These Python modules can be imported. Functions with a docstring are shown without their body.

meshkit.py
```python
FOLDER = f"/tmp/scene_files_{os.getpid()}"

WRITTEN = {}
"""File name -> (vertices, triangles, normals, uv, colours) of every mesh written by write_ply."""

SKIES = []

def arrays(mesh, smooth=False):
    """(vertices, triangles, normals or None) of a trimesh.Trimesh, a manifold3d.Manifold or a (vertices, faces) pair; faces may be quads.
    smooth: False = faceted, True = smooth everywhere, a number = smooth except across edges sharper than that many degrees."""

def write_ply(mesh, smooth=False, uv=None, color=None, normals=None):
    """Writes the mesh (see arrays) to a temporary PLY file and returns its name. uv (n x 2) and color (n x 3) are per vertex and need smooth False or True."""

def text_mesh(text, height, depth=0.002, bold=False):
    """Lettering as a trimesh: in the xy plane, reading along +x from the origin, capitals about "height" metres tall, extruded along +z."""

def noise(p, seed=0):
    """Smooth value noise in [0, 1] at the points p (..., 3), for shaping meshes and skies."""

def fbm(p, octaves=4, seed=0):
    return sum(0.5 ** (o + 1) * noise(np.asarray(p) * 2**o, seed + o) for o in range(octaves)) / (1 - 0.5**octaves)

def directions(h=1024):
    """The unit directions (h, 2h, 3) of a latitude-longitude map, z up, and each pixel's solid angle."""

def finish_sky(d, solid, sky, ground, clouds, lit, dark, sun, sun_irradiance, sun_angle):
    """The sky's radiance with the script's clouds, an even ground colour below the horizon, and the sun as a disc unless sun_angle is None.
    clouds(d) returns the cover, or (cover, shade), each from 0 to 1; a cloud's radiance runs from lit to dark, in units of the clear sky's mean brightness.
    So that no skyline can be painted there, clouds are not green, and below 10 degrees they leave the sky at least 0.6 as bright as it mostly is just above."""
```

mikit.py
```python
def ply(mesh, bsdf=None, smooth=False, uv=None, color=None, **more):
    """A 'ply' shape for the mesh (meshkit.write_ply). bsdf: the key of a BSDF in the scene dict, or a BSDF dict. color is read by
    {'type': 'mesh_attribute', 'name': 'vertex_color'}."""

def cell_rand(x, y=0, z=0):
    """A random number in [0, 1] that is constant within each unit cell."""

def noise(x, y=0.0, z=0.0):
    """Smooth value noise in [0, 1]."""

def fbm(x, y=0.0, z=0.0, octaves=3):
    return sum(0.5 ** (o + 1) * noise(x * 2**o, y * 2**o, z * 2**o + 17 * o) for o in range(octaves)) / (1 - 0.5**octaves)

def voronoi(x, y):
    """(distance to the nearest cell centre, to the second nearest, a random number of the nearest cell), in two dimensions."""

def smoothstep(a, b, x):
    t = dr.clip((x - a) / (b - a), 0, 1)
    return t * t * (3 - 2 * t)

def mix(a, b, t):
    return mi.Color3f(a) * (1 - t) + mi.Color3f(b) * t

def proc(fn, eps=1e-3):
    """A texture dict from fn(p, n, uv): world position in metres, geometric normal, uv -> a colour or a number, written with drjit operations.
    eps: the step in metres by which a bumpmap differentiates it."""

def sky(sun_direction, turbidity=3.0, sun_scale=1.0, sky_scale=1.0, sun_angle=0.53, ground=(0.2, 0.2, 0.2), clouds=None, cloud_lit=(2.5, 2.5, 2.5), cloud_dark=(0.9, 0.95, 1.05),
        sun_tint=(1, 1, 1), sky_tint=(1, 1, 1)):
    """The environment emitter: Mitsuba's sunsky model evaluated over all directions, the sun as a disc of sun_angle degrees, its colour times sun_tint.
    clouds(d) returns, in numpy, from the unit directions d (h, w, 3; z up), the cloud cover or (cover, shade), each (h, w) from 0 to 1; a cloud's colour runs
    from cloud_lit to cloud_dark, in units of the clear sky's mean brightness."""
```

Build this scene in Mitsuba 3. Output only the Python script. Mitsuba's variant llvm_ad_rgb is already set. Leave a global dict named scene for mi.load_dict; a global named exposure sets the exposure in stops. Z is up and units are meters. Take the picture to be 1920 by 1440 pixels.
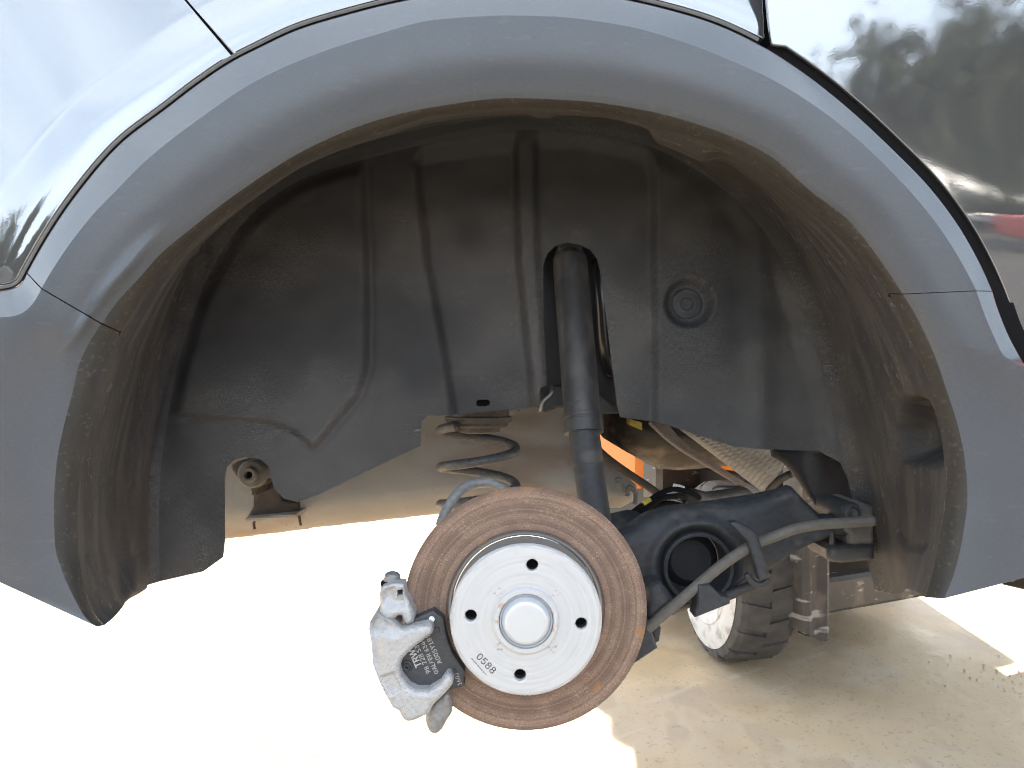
import math
import numpy as np
import shapely
import trimesh
import drjit as dr
import mitsuba as mi
import mikit
import meshkit
from mikit import noise, fbm, voronoi, cell_rand, smoothstep, mix
from shapely.geometry import Polygon, LineString, Point, box as sbox
from scipy.interpolate import PchipInterpolator

T = mi.ScalarTransform4f
scene, labels = {}, {}

# ------------------------------------------------------------------ camera, sky, exposure
CAM = np.array([0.0, -0.65, 0.93])
F = 1440.0                                   # focal length in photo pixels (photo 1920 wide)
scene['camera'] = {'type': 'perspective', 'fov': math.degrees(2 * math.atan(960 / F)), 'fov_axis': 'x', 'near_clip': 0.02, 'far_clip': 2000.0,
                   'to_world': T().look_at(origin=CAM.tolist(), target=(CAM + [0, 1, 0]).tolist(), up=[0, 0, 1])}
def thin_haze(d):
    # a dry, milky summer sky: thin high cloud in long veils
    n = meshkit.fbm(d * np.array([3.0, 5.0, 9.0]) + 3.0, 4)
    return np.clip(.45 + .5 * (n - .45), 0, 1)
scene['sky'] = mikit.sky([0.093, 0.814, 0.573], turbidity=5.0, ground=(0.42, 0.37, 0.30), clouds=thin_haze, cloud_lit=(2.75, 2.95, 3.1), cloud_dark=(1.1, 1.1, 1.1), sun_tint=(.96, 1.0, 1.07), sky_tint=(1.0, 1.0, .98))
exposure = 3.6

# ------------------------------------------------------------------ helpers
def P(px, py, y):
    """The point of the world at depth y (metres behind the flare) that the survey of the photograph gives for a pixel."""
    d = y - CAM[1]
    return np.array([(px - 960) / F * d, y, CAM[2] - (py - 720) / F * d])

def Q(pts, y):
    return np.array([P(a, b, y)[[0, 2]] for a, b in pts])

def px(l, y):
    return l / F * (y - CAM[1])

def curve(pts, n, closed=False):
    """Smooth curve through points (k, 2 or 3), n samples evenly spaced."""
    p = np.asarray(pts, float)
    s = np.r_[0, np.cumsum(np.linalg.norm(np.diff(p, axis=0), axis=1))]
    u = np.linspace(0, s[-1], 40 * len(p))
    q = np.stack([PchipInterpolator(s, p[:, k])(u) for k in range(p.shape[1])], 1)
    # light smoothing, the ends kept
    for _ in range(6):
        q[1:-1] = 0.25 * q[:-2] + 0.5 * q[1:-1] + 0.25 * q[2:]
    s = np.r_[0, np.cumsum(np.linalg.norm(np.diff(q, axis=0), axis=1))]
    u = np.linspace(0, s[-1], n)
    return np.stack([np.interp(u, s, q[:, k]) for k in range(q.shape[1])], 1)

def grid(a, flip=False, wrap=False):
    a = np.asarray(a, float)
    m, n = a.shape[:2]
    i, j = np.meshgrid(np.arange(m - 1), np.arange(n if wrap else n - 1), indexing='ij')
    j2 = (j + 1) % n
    q = np.stack([i * n + j, i * n + j2, (i + 1) * n + j2, (i + 1) * n + j], -1).reshape(-1, 4)
    if flip:
        q = q[:, ::-1]
    return trimesh.Trimesh(a.reshape(-1, 3), np.vstack([q[:, [0, 1, 2]], q[:, [0, 2, 3]]]), process=False)

def join(*m):
    return trimesh.util.concatenate([x for x in m if x is not None])

def sdist(poly, x, z):
    d = shapely.distance(shapely.points(x, z), poly.boundary)
    return np.where(shapely.contains_xy(poly, x, z), d, -d)

def ss(a, b, x):
    t = np.clip((x - a) / (b - a), 0, 1)
    return t * t * (3 - 2 * t)

def plate2d(poly, cell):
    """Triangles of a polygon in the xz plane, cut on a square grid."""
    x0, z0, x1, z1 = poly.bounds
    nx, nz = int((x1 - x0) / cell) + 2, int((z1 - z0) / cell) + 2
    gx, gz = x0 - cell * .37 + np.arange(nx + 1) * cell, z0 - cell * .41 + np.arange(nz + 1) * cell
    shapely.prepare(poly)
    X, Z = np.meshgrid(gx, gz, indexing='ij')
    cx, cz = X[:-1, :-1] + cell / 2, Z[:-1, :-1] + cell / 2
    dist = shapely.distance(shapely.points(cx, cz), poly.boundary)
    ins = shapely.contains_xy(poly, cx, cz)
    full = ins & (dist > cell * .71)
    edge = dist <= cell * .71
    i, j = np.nonzero(full)
    n = nz + 1
    q = np.stack([i * n + j, (i + 1) * n + j, (i + 1) * n + j + 1, i * n + j + 1], 1)
    V = [np.stack([X.ravel(), Z.ravel()], 1)]
    Fc = [np.vstack([q[:, [0, 1, 2]], q[:, [0, 2, 3]]])]
    at = len(V[0])
    for i, j in zip(*np.nonzero(edge)):
        g = poly.intersection(sbox(gx[i], gz[j], gx[i + 1], gz[j + 1]))
        for h in getattr(g, 'geoms', [g]):
            if h.geom_type != 'Polygon' or h.area < 1e-10:
                continue
            v, f = trimesh.creation.triangulate_polygon(h, engine='earcut')
            a, b, c = v[f[:, 0]], v[f[:, 1]], v[f[:, 2]]
            cr = (b[:, 0] - a[:, 0]) * (c[:, 1] - a[:, 1]) - (b[:, 1] - a[:, 1]) * (c[:, 0] - a[:, 0])
            f = np.where(cr[:, None] > 0, f, f[:, ::-1])[np.abs(cr) > 1e-13]
            V.append(v); Fc.append(f + at); at += len(v)
    V, Fc = np.vstack(V), np.vstack(Fc)
    _, first, inv = np.unique(np.round(V, 7), axis=0, return_index=True, return_inverse=True)
    V, Fc = V[first], inv.ravel()[Fc]
    Fc = Fc[(Fc[:, 0] != Fc[:, 1]) & (Fc[:, 1] != Fc[:, 2]) & (Fc[:, 2] != Fc[:, 0])]
    used = np.unique(Fc)
    re = np.zeros(len(V), int); re[used] = np.arange(len(used))
    return V[used], re[Fc]

def plate(poly, cell, yfn):
    v, f = plate2d(poly, cell)
    y = np.broadcast_to(yfn(v[:, 0], v[:, 1]), len(v))
    return trimesh.Trimesh(np.stack([v[:, 0], y, v[:, 1]], 1), f, process=False)

def rings(poly):
    return [np.array(r.coords) for r in [poly.exterior, *poly.interiors]]

def walls(poly, y0, y1, step=0.006):
    out = []
    for r in rings(poly):
        r = np.array(LineString(r).segmentize(step).coords)
        a = np.stack([np.c_[r[:, 0], np.full(len(r), y), r[:, 1]] for y in np.linspace(y0, y1, 3)])
        out.append(grid(a, flip=True))
    return join(*out)

def pillow(poly, yf, yb, r, cell=0.003, extra=None, back=False):
    """A casting or pressing: its front face with a rounded edge of radius r, its sides, and a back if wanted."""
    def yfn(x, z):
        d = shapely.distance(shapely.points(x, z), poly.boundary)
        y = yf + r - np.sqrt(np.maximum(r * r - (r - np.minimum(d, r)) ** 2, 0))
        return y + (extra(x, z) * ss(0, r, d) if extra else 0)
    m = [plate(poly, cell, yfn), walls(poly, yf + r, yb)]
    if back:
        b = plate(poly, cell * 4, lambda x, z: yb + 0 * x)
        b.faces = b.faces[:, ::-1]
        m.append(b)
    return join(*m)

def spoly(pts, y, r=0.0, holes=()):
    g = Polygon(Q(pts, y)).buffer(0)
    if r:
        g = g.buffer(-r).buffer(2 * r).buffer(-r)
    for h in holes:
        g = g.difference(h)
    return g if g.geom_type == 'Polygon' else max(g.geoms, key=lambda a: a.area)

def tube(path, radius, sides=14, cap=True):
    p = np.asarray(path, float)
    t = np.gradient(p, axis=0)
    t /= np.linalg.norm(t, axis=1, keepdims=True)
    a = np.cross(t[0], [0, 0, 1] if abs(t[0][2]) < .9 else [1, 0, 0]); a /= np.linalg.norm(a)
    A = []
    for k in range(len(p)):
        a = a - t[k] * (a @ t[k]); a /= np.linalg.norm(a); A.append(a.copy())
    A = np.array(A); B = np.cross(t, A)
    ang = np.arange(sides) * 2 * np.pi / sides
    rad = np.broadcast_to(radius, len(p))[:, None, None]
    ring = p[:, None] + rad * (np.cos(ang)[None, :, None] * A[:, None] + np.sin(ang)[None, :, None] * B[:, None])
    if cap:
        ring = np.concatenate([np.repeat(p[:1, None], sides, 1), ring, np.repeat(p[-1:, None], sides, 1)])
    return grid(ring, wrap=True)

def lathe(prof, c, n=96):
    """prof: (radius, y) pairs; revolved about the line through c = (X, Z) that runs along y."""
    ang = np.arange(n) * 2 * np.pi / n
    a = np.array([[[c[0] + r * math.cos(t), y, c[1] + r * math.sin(t)] for t in ang] for r, y in prof])
    return grid(a, wrap=True, flip=True)

def lathe_axis(prof, p0, p1, n=48):
    """prof: (distance along the axis p0->p1 as a fraction, radius)."""
    p0, p1 = np.asarray(p0, float), np.asarray(p1, float)
    t = (p1 - p0) / np.linalg.norm(p1 - p0)
    a = np.cross(t, [0, 1, 0] if abs(t[1]) < .9 else [1, 0, 0]); a /= np.linalg.norm(a)
    b = np.cross(t, a)
    ang = np.arange(n) * 2 * np.pi / n
    return grid([[p0 + (p1 - p0) * s + r * (math.cos(u) * a + math.sin(u) * b) for u in ang] for s, r in prof], wrap=True)

def cbox(size, c=(0, 0, 0), r=0.004):
    """A box with chamfered edges."""
    h = np.asarray(size, float) / 2
    r = min(r, h.min() * .9)
    pts = []
    for s in np.ndindex(2, 2, 2):
        s = np.array(s) * 2 - 1
        for k in range(3):
            q = h - r; q[k] = h[k]
            pts.append(s * q)
    m = trimesh.convex.convex_hull(np.array(pts))
    m.apply_translation(c)
    return m

def prism(poly2, y0, y1, r=0.0015):
    """A plate of even thickness with small chamfers, from a polygon in xz."""
    return pillow(poly2, y0, y1, r, cell=0.006, back=True)

def lettering(text, height, at, angle, y, depth=0.0003, bold=False, centre=False):
    m = meshkit.text_mesh(text, height, depth, bold)
    v = np.array(m.vertices)
    if centre:
        v[:, 0] -= v[:, 0].mean()
    u, w = np.array([math.cos(angle), 0, math.sin(angle)]), np.array([-math.sin(angle), 0, math.cos(angle)])
    o = np.array([at[0], y, at[1]])
    m.vertices = o + v[:, :1] * u + v[:, 1:2] * w + v[:, 2:] * np.array([0, -1.0, 0])
    return m

def add(key, mesh, bsdf, smooth=35, label=None, cat=None, **props):
    k, n = key, 0
    while k in scene:
        n += 1; k = f'{key}_{n:03d}'
    scene[k] = mikit.ply(mesh, bsdf, smooth=smooth)
    tag(k, label, cat, **props)
    return k

def tag(k, label=None, cat=None, **props):
    d = dict(props)
    if label: d['label'] = label
    if cat: d['category'] = cat
    if d: labels[k] = d

# ------------------------------------------------------------------ materials
def mat(name, d, bump=None, scale=1.0):
    if bump is not None:
        d = {'type': 'bumpmap', 'arbitrary': bump, 'bsdf': d, 'scale': scale}
    scene[name] = {'type': 'twosided', 'bsdf': d}

def prin(color, rough=0.5, **kw):
    c = mikit.proc(color) if callable(color) else {'type': 'rgb', 'value': list(color)}
    r = mikit.proc(rough) if callable(rough) else rough
    return {'type': 'principled', 'base_color': c, 'roughness': r, **kw}

def f_paint(p, n, uv):
    return mix((.31, .32, .34), (.36, .37, .39), cell_rand(p.x * 2500, p.y * 2500, p.z * 2500))
mat('m_paint', prin(f_paint, 0.035, metallic=0.85, clearcoat=1.0, clearcoat_gloss=0.99),
    mikit.proc(lambda p, n, uv: noise(p.x * 900, p.y * 900, p.z * 900) + .15 * noise(p.x * 180, p.y * 180, p.z * 180), eps=3e-4), 0.000006)

def f_trim(p, n, uv):
    g = noise(p.x * 900, p.y * 900, p.z * 900)
    scuff = smoothstep(.70, .8, fbm(p.x * 60 + p.z * 10, p.y * 60, p.z * 160, 3)) * .25
    return mix((.044, .052, .065), (.053, .062, .077), g) + mi.Color3f(.03) * scuff
mat('m_trim', prin(f_trim, lambda p, n, uv: .31 + .07 * noise(p.x * 40, p.y * 40, p.z * 40), specular=0.75),
    mikit.proc(lambda p, n, uv: noise(p.x * 1100, p.y * 1100, p.z * 1100), eps=3e-4), 0.00006)

def f_lip(p, n, uv):
    g = fbm(p.x * 260, p.y * 260, p.z * 260, 3)
    return mix(mix((.024, .024, .024), (.043, .040, .036), fbm(p.x * 30, p.y * 120, p.z * 30, 4)), (.085, .078, .068), smoothstep(.62, .75, g) * .35)
mat('m_lip', prin(f_lip, .6, specular=.35))

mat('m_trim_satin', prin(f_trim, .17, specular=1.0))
HUBX, HUBZ = 0.0137, 0.6998
def f_liner(p, n, uv):
    ang = dr.atan2(p.z - .74, p.x - .01)
    wall = smoothstep(.235, .262, p.y)
    base = mix((.030, .031, .034), (.037, .038, .041), fbm(p.x * 70, p.y * 70, p.z * 70, 3))
    # dried dirt dragged round the arch by the tyre: streaks along the turning direction, with a ragged grain
    st = fbm(ang * 6, p.y * 70, 2.0, 3)
    gr = fbm(p.x * 420, p.y * 420, p.z * 420, 3)
    streak = smoothstep(.40, .78, st * .75 + gr * .30) * (1 - wall)
    spots = smoothstep(.76, .84, fbm(ang * 45, p.y * 260, 5.0, 2)) * (1 - wall)
    patch = smoothstep(.45, .72, fbm(p.x * 9, p.y * 9, p.z * 9, 4))
    # flecks and scuffs on the inner wall
    a = noise(p.x * 16, 3.0, p.z * 16) * 9
    s, c = dr.sin(a), dr.cos(a)
    u, v = p.x * c + p.z * s, p.z * c - p.x * s
    fl = smoothstep(.74, .86, noise(u * 1000, 1.0, v * 220)) * smoothstep(.40, .60, fbm(p.x * 9, 7.0, p.z * 9, 3) - .5 * (p.z - .93))
    sc_ = smoothstep(.40, .60, fbm(p.x * 7, 7.0, p.z * 7, 3) - .5 * (p.z - .93)) * smoothstep(.2, .8, fbm(p.x * 700, 2.0, p.z * 700, 2))
    col = base
    col = mix(col, (.088, .080, .070), streak * .42)
    col = mix(col, (.18, .165, .145), spots * .30 * smoothstep(.35, .65, fbm(p.x * 18, p.y * 18, p.z * 18, 2)))
    col = mix(col, (.050, .040, .031), patch * .38 * (1 - wall * .85))
    col = mix(col, (.075, .075, .077), sc_ * .65 * wall)
    col = mix(col, (.40, .39, .37), fl * .8 * wall)
    return col
mat('m_liner', prin(f_liner, 0.68, specular=0.3),
    mikit.proc(lambda p, n, uv: noise(p.x * 900, p.y * 900, p.z * 900), eps=4e-4), 0.00003)

mat('m_rubber', prin((.008, .008, .009), 0.8, specular=.12))
mat('m_bead', prin(lambda p, n, uv: mix((.050, .046, .042), (.088, .080, .070), noise(p.x * 300, p.y * 300, p.z * 300)), 0.6))
mat('m_black', prin(lambda p, n, uv: mix(mix((.028, .031, .037), (.038, .041, .047), noise(p.x * 200, p.y * 200, p.z * 200)), (.12, .11, .10), smoothstep(.55, .82, fbm(p.x * 45, p.y * 45, p.z * 45, 4)) * .4), 0.6, specular=.4),
    mikit.proc(lambda p, n, uv: fbm(p.x * 350, p.y * 350, p.z * 350, 2), eps=6e-4), 0.0002)
mat('m_black_gloss', prin((.014, .016, .020), 0.28, clearcoat=.6, clearcoat_gloss=.9))
mat('m_shield', prin((.020, .021, .025), 0.6, specular=.25))
mat('m_dust_tube', prin(lambda p, n, uv: mix((.030, .031, .034), (.075, .072, .068), smoothstep(.35, .8, fbm(p.x * 60, p.y * 60, p.z * 22, 3)) * .7), 0.5))
mat('m_spring', prin(lambda p, n, uv: mix((.045, .049, .056), (.085, .087, .09), noise(p.x * 260, p.y * 260, p.z * 260)), 0.48))
mat('m_hose', prin(lambda p, n, uv: mix((.15, .155, .165), (.23, .23, .235), noise(p.x * 260, p.y * 260, p.z * 260)), 0.5))
mat('m_cable', prin(lambda p, n, uv: mix((.075, .072, .067), (.13, .12, .105), fbm(p.x * 110, p.y * 110, p.z * 110, 3)), 0.7))

def f_rust(p, n, uv):
    dx, dz = p.x - HUBX, p.z - HUBZ
    r = dr.sqrt(dx * dx + dz * dz)
    ring = fbm(r * 260, 1.5, 0.5, 3)
    g = fbm(p.x * 520, p.y * 520, p.z * 520, 3)
    b = fbm(p.x * 60, p.y * 60, p.z * 60, 3)
    col = mix((.150, .098, .076), (.255, .175, .134), smoothstep(.3, .7, ring * .75 + b * .25))
    col = mix(col, (.36, .27, .19), smoothstep(.57, .68, g) * smoothstep(.35, .62, ring * .5 + b * .5) * .6)
    col = mix(col, (.09, .055, .045), smoothstep(.62, .74, fbm(p.x * 900, p.y * 900 + 9, p.z * 900, 2)) * .45)
    col = mix(col, (.34, .17, .06), smoothstep(.66, .78, fbm(p.x * 34, p.y * 34 + 3, p.z * 34, 3)) * .6)
    return col
mat('m_rust', prin(f_rust, 0.72, specular=0.3),
    mikit.proc(lambda p, n, uv: fbm(p.x * 650, p.y * 650, p.z * 650, 3), eps=4e-4), 0.0005)

def f_hat(p, n, uv):
    dx, dz = p.x - HUBX, p.z - HUBZ
    r = dr.sqrt(dx * dx + dz * dz)
    ang = dr.atan2(dz, dx)
    sc = smoothstep(.72, .80, noise(r * 1500, ang * 4.0, 2.0)) * smoothstep(.5, .62, fbm(ang * 3.0, r * 90, 4.0, 3))
    col = mix((.44, .45, .465), (.54, .545, .555), fbm(r * 420, 3.0, ang * .6, 3))
    d2 = dr.minimum(dr.abs(dr.abs(dx) - .0265), mi.Float(1)) + dr.abs(dr.abs(dz) - .0265)
    col = mix(col, (.22, .215, .21), smoothstep(.55, .70, fbm(p.x * 420, p.y * 420, p.z * 420, 3)) * smoothstep(.009, .002, d2) * .9)
    col = mix(col, (.36, .36, .37), smoothstep(.0700, .0712, r) * smoothstep(.35, .6, fbm(ang * 9, r * 900, 6.0, 3)) * .6)
    col = mix(col, (.40, .40, .41), sc * .35)
    rust = smoothstep(.62, .74, fbm(p.x * 130, p.y * 130 + 5, p.z * 130, 3)) * smoothstep(.0345, .031, r)
    col = mix(col, (.42, .22, .10), rust * .55)
    side = dr.select((p.y > .098 + .0045) & (r > .066), mi.Float(1), mi.Float(0))   # the flank behind the face is a darker grey
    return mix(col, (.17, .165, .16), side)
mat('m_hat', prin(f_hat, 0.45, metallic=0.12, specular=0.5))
mat('m_zinc', prin((.58, .61, .65), 0.34, metallic=0.45))
mat('m_steel', prin((.34, .34, .345), 0.35, metallic=0.8))

def f_cast(p, n, uv):
    g = fbm(p.x * 330, p.y * 330, p.z * 330, 3)
    sp = smoothstep(.66, .76, fbm(p.x * 1100, p.y * 1100, p.z * 1100, 2))
    return mix(mix((.36, .365, .375), (.47, .475, .485), g), (.19, .185, .18), sp * .75)
mat('m_cast', prin(f_cast, 0.5, metallic=0.35, specular=0.5),
    mikit.proc(lambda p, n, uv: fbm(p.x * 620, p.y * 620, p.z * 620, 3), eps=5e-4), 0.0007)
mat('m_cast_dark', prin(lambda p, n, uv: mix((.16, .165, .175), (.32, .32, .325), fbm(p.x * 330, p.y * 330, p.z * 330, 3)), 0.45, metallic=.4),
    mikit.proc(lambda p, n, uv: fbm(p.x * 620, p.y * 620, p.z * 620, 3), eps=5e-4), 0.0005)
mat('m_pad', prin(lambda p, n, uv: mix((.034, .036, .041), (.052, .054, .06), noise(p.x * 420, p.y * 420, p.z * 420)), 0.5))
mat('m_white', prin((.72, .72, .72), 0.6))
mat('m_print', prin((.42, .43, .43), 0.6))
mat('m_stamp', prin((.06, .06, .06), 0.6))

def f_tub(p, n, uv):
    b = fbm(p.x * 12, p.y * 12, p.z * 12, 4)
    col = mix((.225, .210, .192), (.285, .268, .245), b)
    col = mix(col, (.21, .145, .10), smoothstep(.52, .70, fbm(p.x * 7 + 4, p.y * 7, p.z * 16, 4)) * .6)
    col = mix(col, (.06, .05, .04), smoothstep(.93, .96, noise(p.x * 170, p.y * 170, p.z * 170)) * .8)
    return col
mat('m_tub', prin(f_tub, 0.6, specular=0.35),
    mikit.proc(lambda p, n, uv: fbm(p.x * 160, p.y * 160, p.z * 160, 3), eps=1e-3), 0.0005)
mat('m_tub_dark', prin(lambda p, n, uv: mix((.018, .015, .012), (.075, .055, .042), fbm(p.x * 60, p.y * 60, p.z * 60, 3)), 0.7))
mat('m_foil', prin(lambda p, n, uv: mix((.15, .165, .185), (.28, .30, .33), fbm(p.x * 40, p.y * 40, p.z * 40, 3)), 0.45, metallic=.35))
mat('m_muffler', prin(lambda p, n, uv: mix((.045, .038, .032), (.22, .17, .125), smoothstep(.45, .8, fbm(p.x * 22, p.y * 22, p.z * 30, 4))), 0.5))
mat('m_yellow', prin((.50, .40, .07), 0.6))
mat('m_inner', prin((.012, .014, .018), 0.45))

mat('m_orange', prin(lambda p, n, uv: mix((.72, .20, .025), (.62, .17, .03), fbm(p.x * 9, p.y * 9, p.z * 9, 3)), 0.35))
mat('m_tyre', prin(lambda p, n, uv: mix((.035, .034, .033), (.105, .098, .088), fbm(p.x * 28, p.y * 28, p.z * 28, 4)), 0.75),
    mikit.proc(lambda p, n, uv: fbm(p.x * 120, p.y * 120, p.z * 120, 3), eps=2e-3), 0.003)
mat('m_rim', prin(lambda p, n, uv: mix((.56, .54, .51), (.36, .33, .29), smoothstep(.45, .75, fbm(p.x * 40, p.y * 26, p.z * 26, 4))), 0.6))
def f_steel(p, n, uv):
    q = p.x * .9 + p.y * .44
    col = mix((.040, .038, .037), (.085, .078, .071), fbm(q * 9, p.y * 9, p.z * 16, 4))
    col = mix(col, (.15, .125, .10), smoothstep(.55, .75, fbm(q * 22, p.y * 10, p.z * 9 + 4, 4)) * .7)
    return mix(col, (.42, .41, .39), smoothstep(.60, .72, fbm(q * 14 + 3, p.y * 14, p.z * 40, 4)) * .65)
mat('m_dirty_steel', prin(f_steel, 0.5, metallic=.2),
    mikit.proc(lambda p, n, uv: fbm(p.x * 60, p.y * 60, p.z * 60, 3), eps=2e-3), 0.002)
mat('m_seat', prin((.03, .03, .032), .6))

def f_ground(p, n, uv):
    b = fbm(p.x * 1.6, p.y * 1.6, 0.0, 5)
    f2 = fbm(p.x * 9, p.y * 5, 1.0, 4)
    g = fbm(p.x * 70, p.y * 70, 2.0, 3)
    col = mix((.48, .37, .25), (.60, .49, .36), smoothstep(.3, .7, b * .6 + f2 * .4))
    col = mix(col, (.38, .29, .205), smoothstep(.55, .7, f2) * .4)
    # pale drag marks and trowel lines
    q = p.x * .8 + p.y * .6
    ln = smoothstep(.66, .76, fbm(q * 3.0, (p.y * .8 - p.x * .6) * 26, 3.0, 4))
    col = mix(col, (.62, .53, .43), ln * .35)
    st_ = smoothstep(.42, .60, fbm(p.x * 1.3 + 7, p.y * 1.3, 4.0, 5))
    col = mix(col, (.33, .225, .125), st_ * .7)
    col = mix(col, (.60, .455, .28), smoothstep(.52, .66, fbm(p.x * 2.1 + 3, p.y * 2.1 + 8, 9.0, 5)) * .55)
    sp = smoothstep(.72, .8, noise(p.x * 160, p.y * 160, 3.0)) * smoothstep(.5, .6, g)
    col = mix(col, (.26, .22, .17), sp * .35)
    return col
mat('m_ground', prin(f_ground, lambda p, n, uv: .60 - .38 * smoothstep(.42, .60, fbm(p.x * 1.3 + 7, p.y * 1.3, 4.0, 5)), specular=0.4),
    mikit.proc(lambda p, n, uv: fbm(p.x * 40, p.y * 40, 0.0, 4), eps=2e-3), 0.0025)
mat('m_dark_ground', prin(lambda p, n, uv: mix((.035, .034, .033), (.062, .059, .055), fbm(p.x * 3, p.y * 3, 0.0, 4)), .8))
mat('m_stone', prin(lambda p, n, uv: mix((.30, .26, .21), (.58, .54, .48), noise(p.x * 30, p.y * 30, p.z * 3)), 0.85))
scene['m_leaf'] = {'type': 'principledthin', 'base_color': mikit.proc(lambda p, n, uv: mix((.022, .030, .020), (.050, .062, .040), cell_rand(p.x * 3, p.y * 3, p.z * 3))), 'roughness': 0.6, 'diff_trans': 0.5}
mat('m_bark', prin((.10, .075, .055), .85))
mat('m_red', prin((.42, .035, .03), .25, clearcoat=1.0))
mat('m_white_paint', prin((.78, .78, .77), .3, clearcoat=1.0))
mat('m_glass', prin((.02, .024, .028), .06, specular=.6))

# ------------------------------------------------------------------ ground
def ground_mesh():
    x = np.r_[-600, -120, -30, np.arange(-8, 8.01, .25), 30, 120, 600]
    X, Y = np.meshgrid(x, x + 1.5, indexing='ij')
    Z = np.where((abs(X) < 8) & (abs(Y) < 9), (meshkit.fbm(np.stack([X * .8, Y * .8, X * 0], -1), 3) - .5) * .02, 0)
    return grid(np.stack([X, Y, Z], -1))
add('ground', ground_mesh(), 'm_ground', True, 'dusty tan concrete yard under the lifted car', kind='structure')

add('dark_ground_sheet', grid([[[-60, -28, .022], [60, -28, .022]], [[-60, -2.9, .022], [60, -2.9, .022]]]), 'm_dark_ground', False, 'unseen sheet of dark ground added behind the camera to cut bounced light, mirrored in the door', kind='structure')  # added sheet of dark ground that keeps bounced light off the car

# ------------------------------------------------------------------ outlines of the wheel arch (survey of the photograph)
O_TOP = [(50, 513), (98, 430), (147, 360), (225, 270), (312, 203), (375, 155), (437, 114), (480, 92), (560, 55), (645, 29), (750, 3), (850, -14), (960, -21), (1080, -15),
         (1175, 0), (1260, 20), (1335, 43), (1430, 87), (1502, 133), (1580, 194), (1665, 272), (1750, 360), (1810, 444), (1861, 547)]
C_TOP = [(77, 542), (117, 477), (172, 405), (215, 360), (275, 300), (375, 222), (480, 152), (605, 97), (705, 65), (817, 37), (960, 29), (1035, 31), (1160, 46), (1285, 80),
         (1385, 120), (1440, 145), (1540, 207), (1665, 315), (1765, 432), (1831, 546)]
I_TOP = [(190, 608), (225, 560), (262, 520), (300, 477), (350, 435), (445, 362), (580, 277), (705, 226), (805, 202), (960, 184), (1085, 189), (1210, 207), (1335, 242), (1440, 290),
         (1522, 360), (1590, 412), (1652, 490), (1693, 552)]
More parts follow.
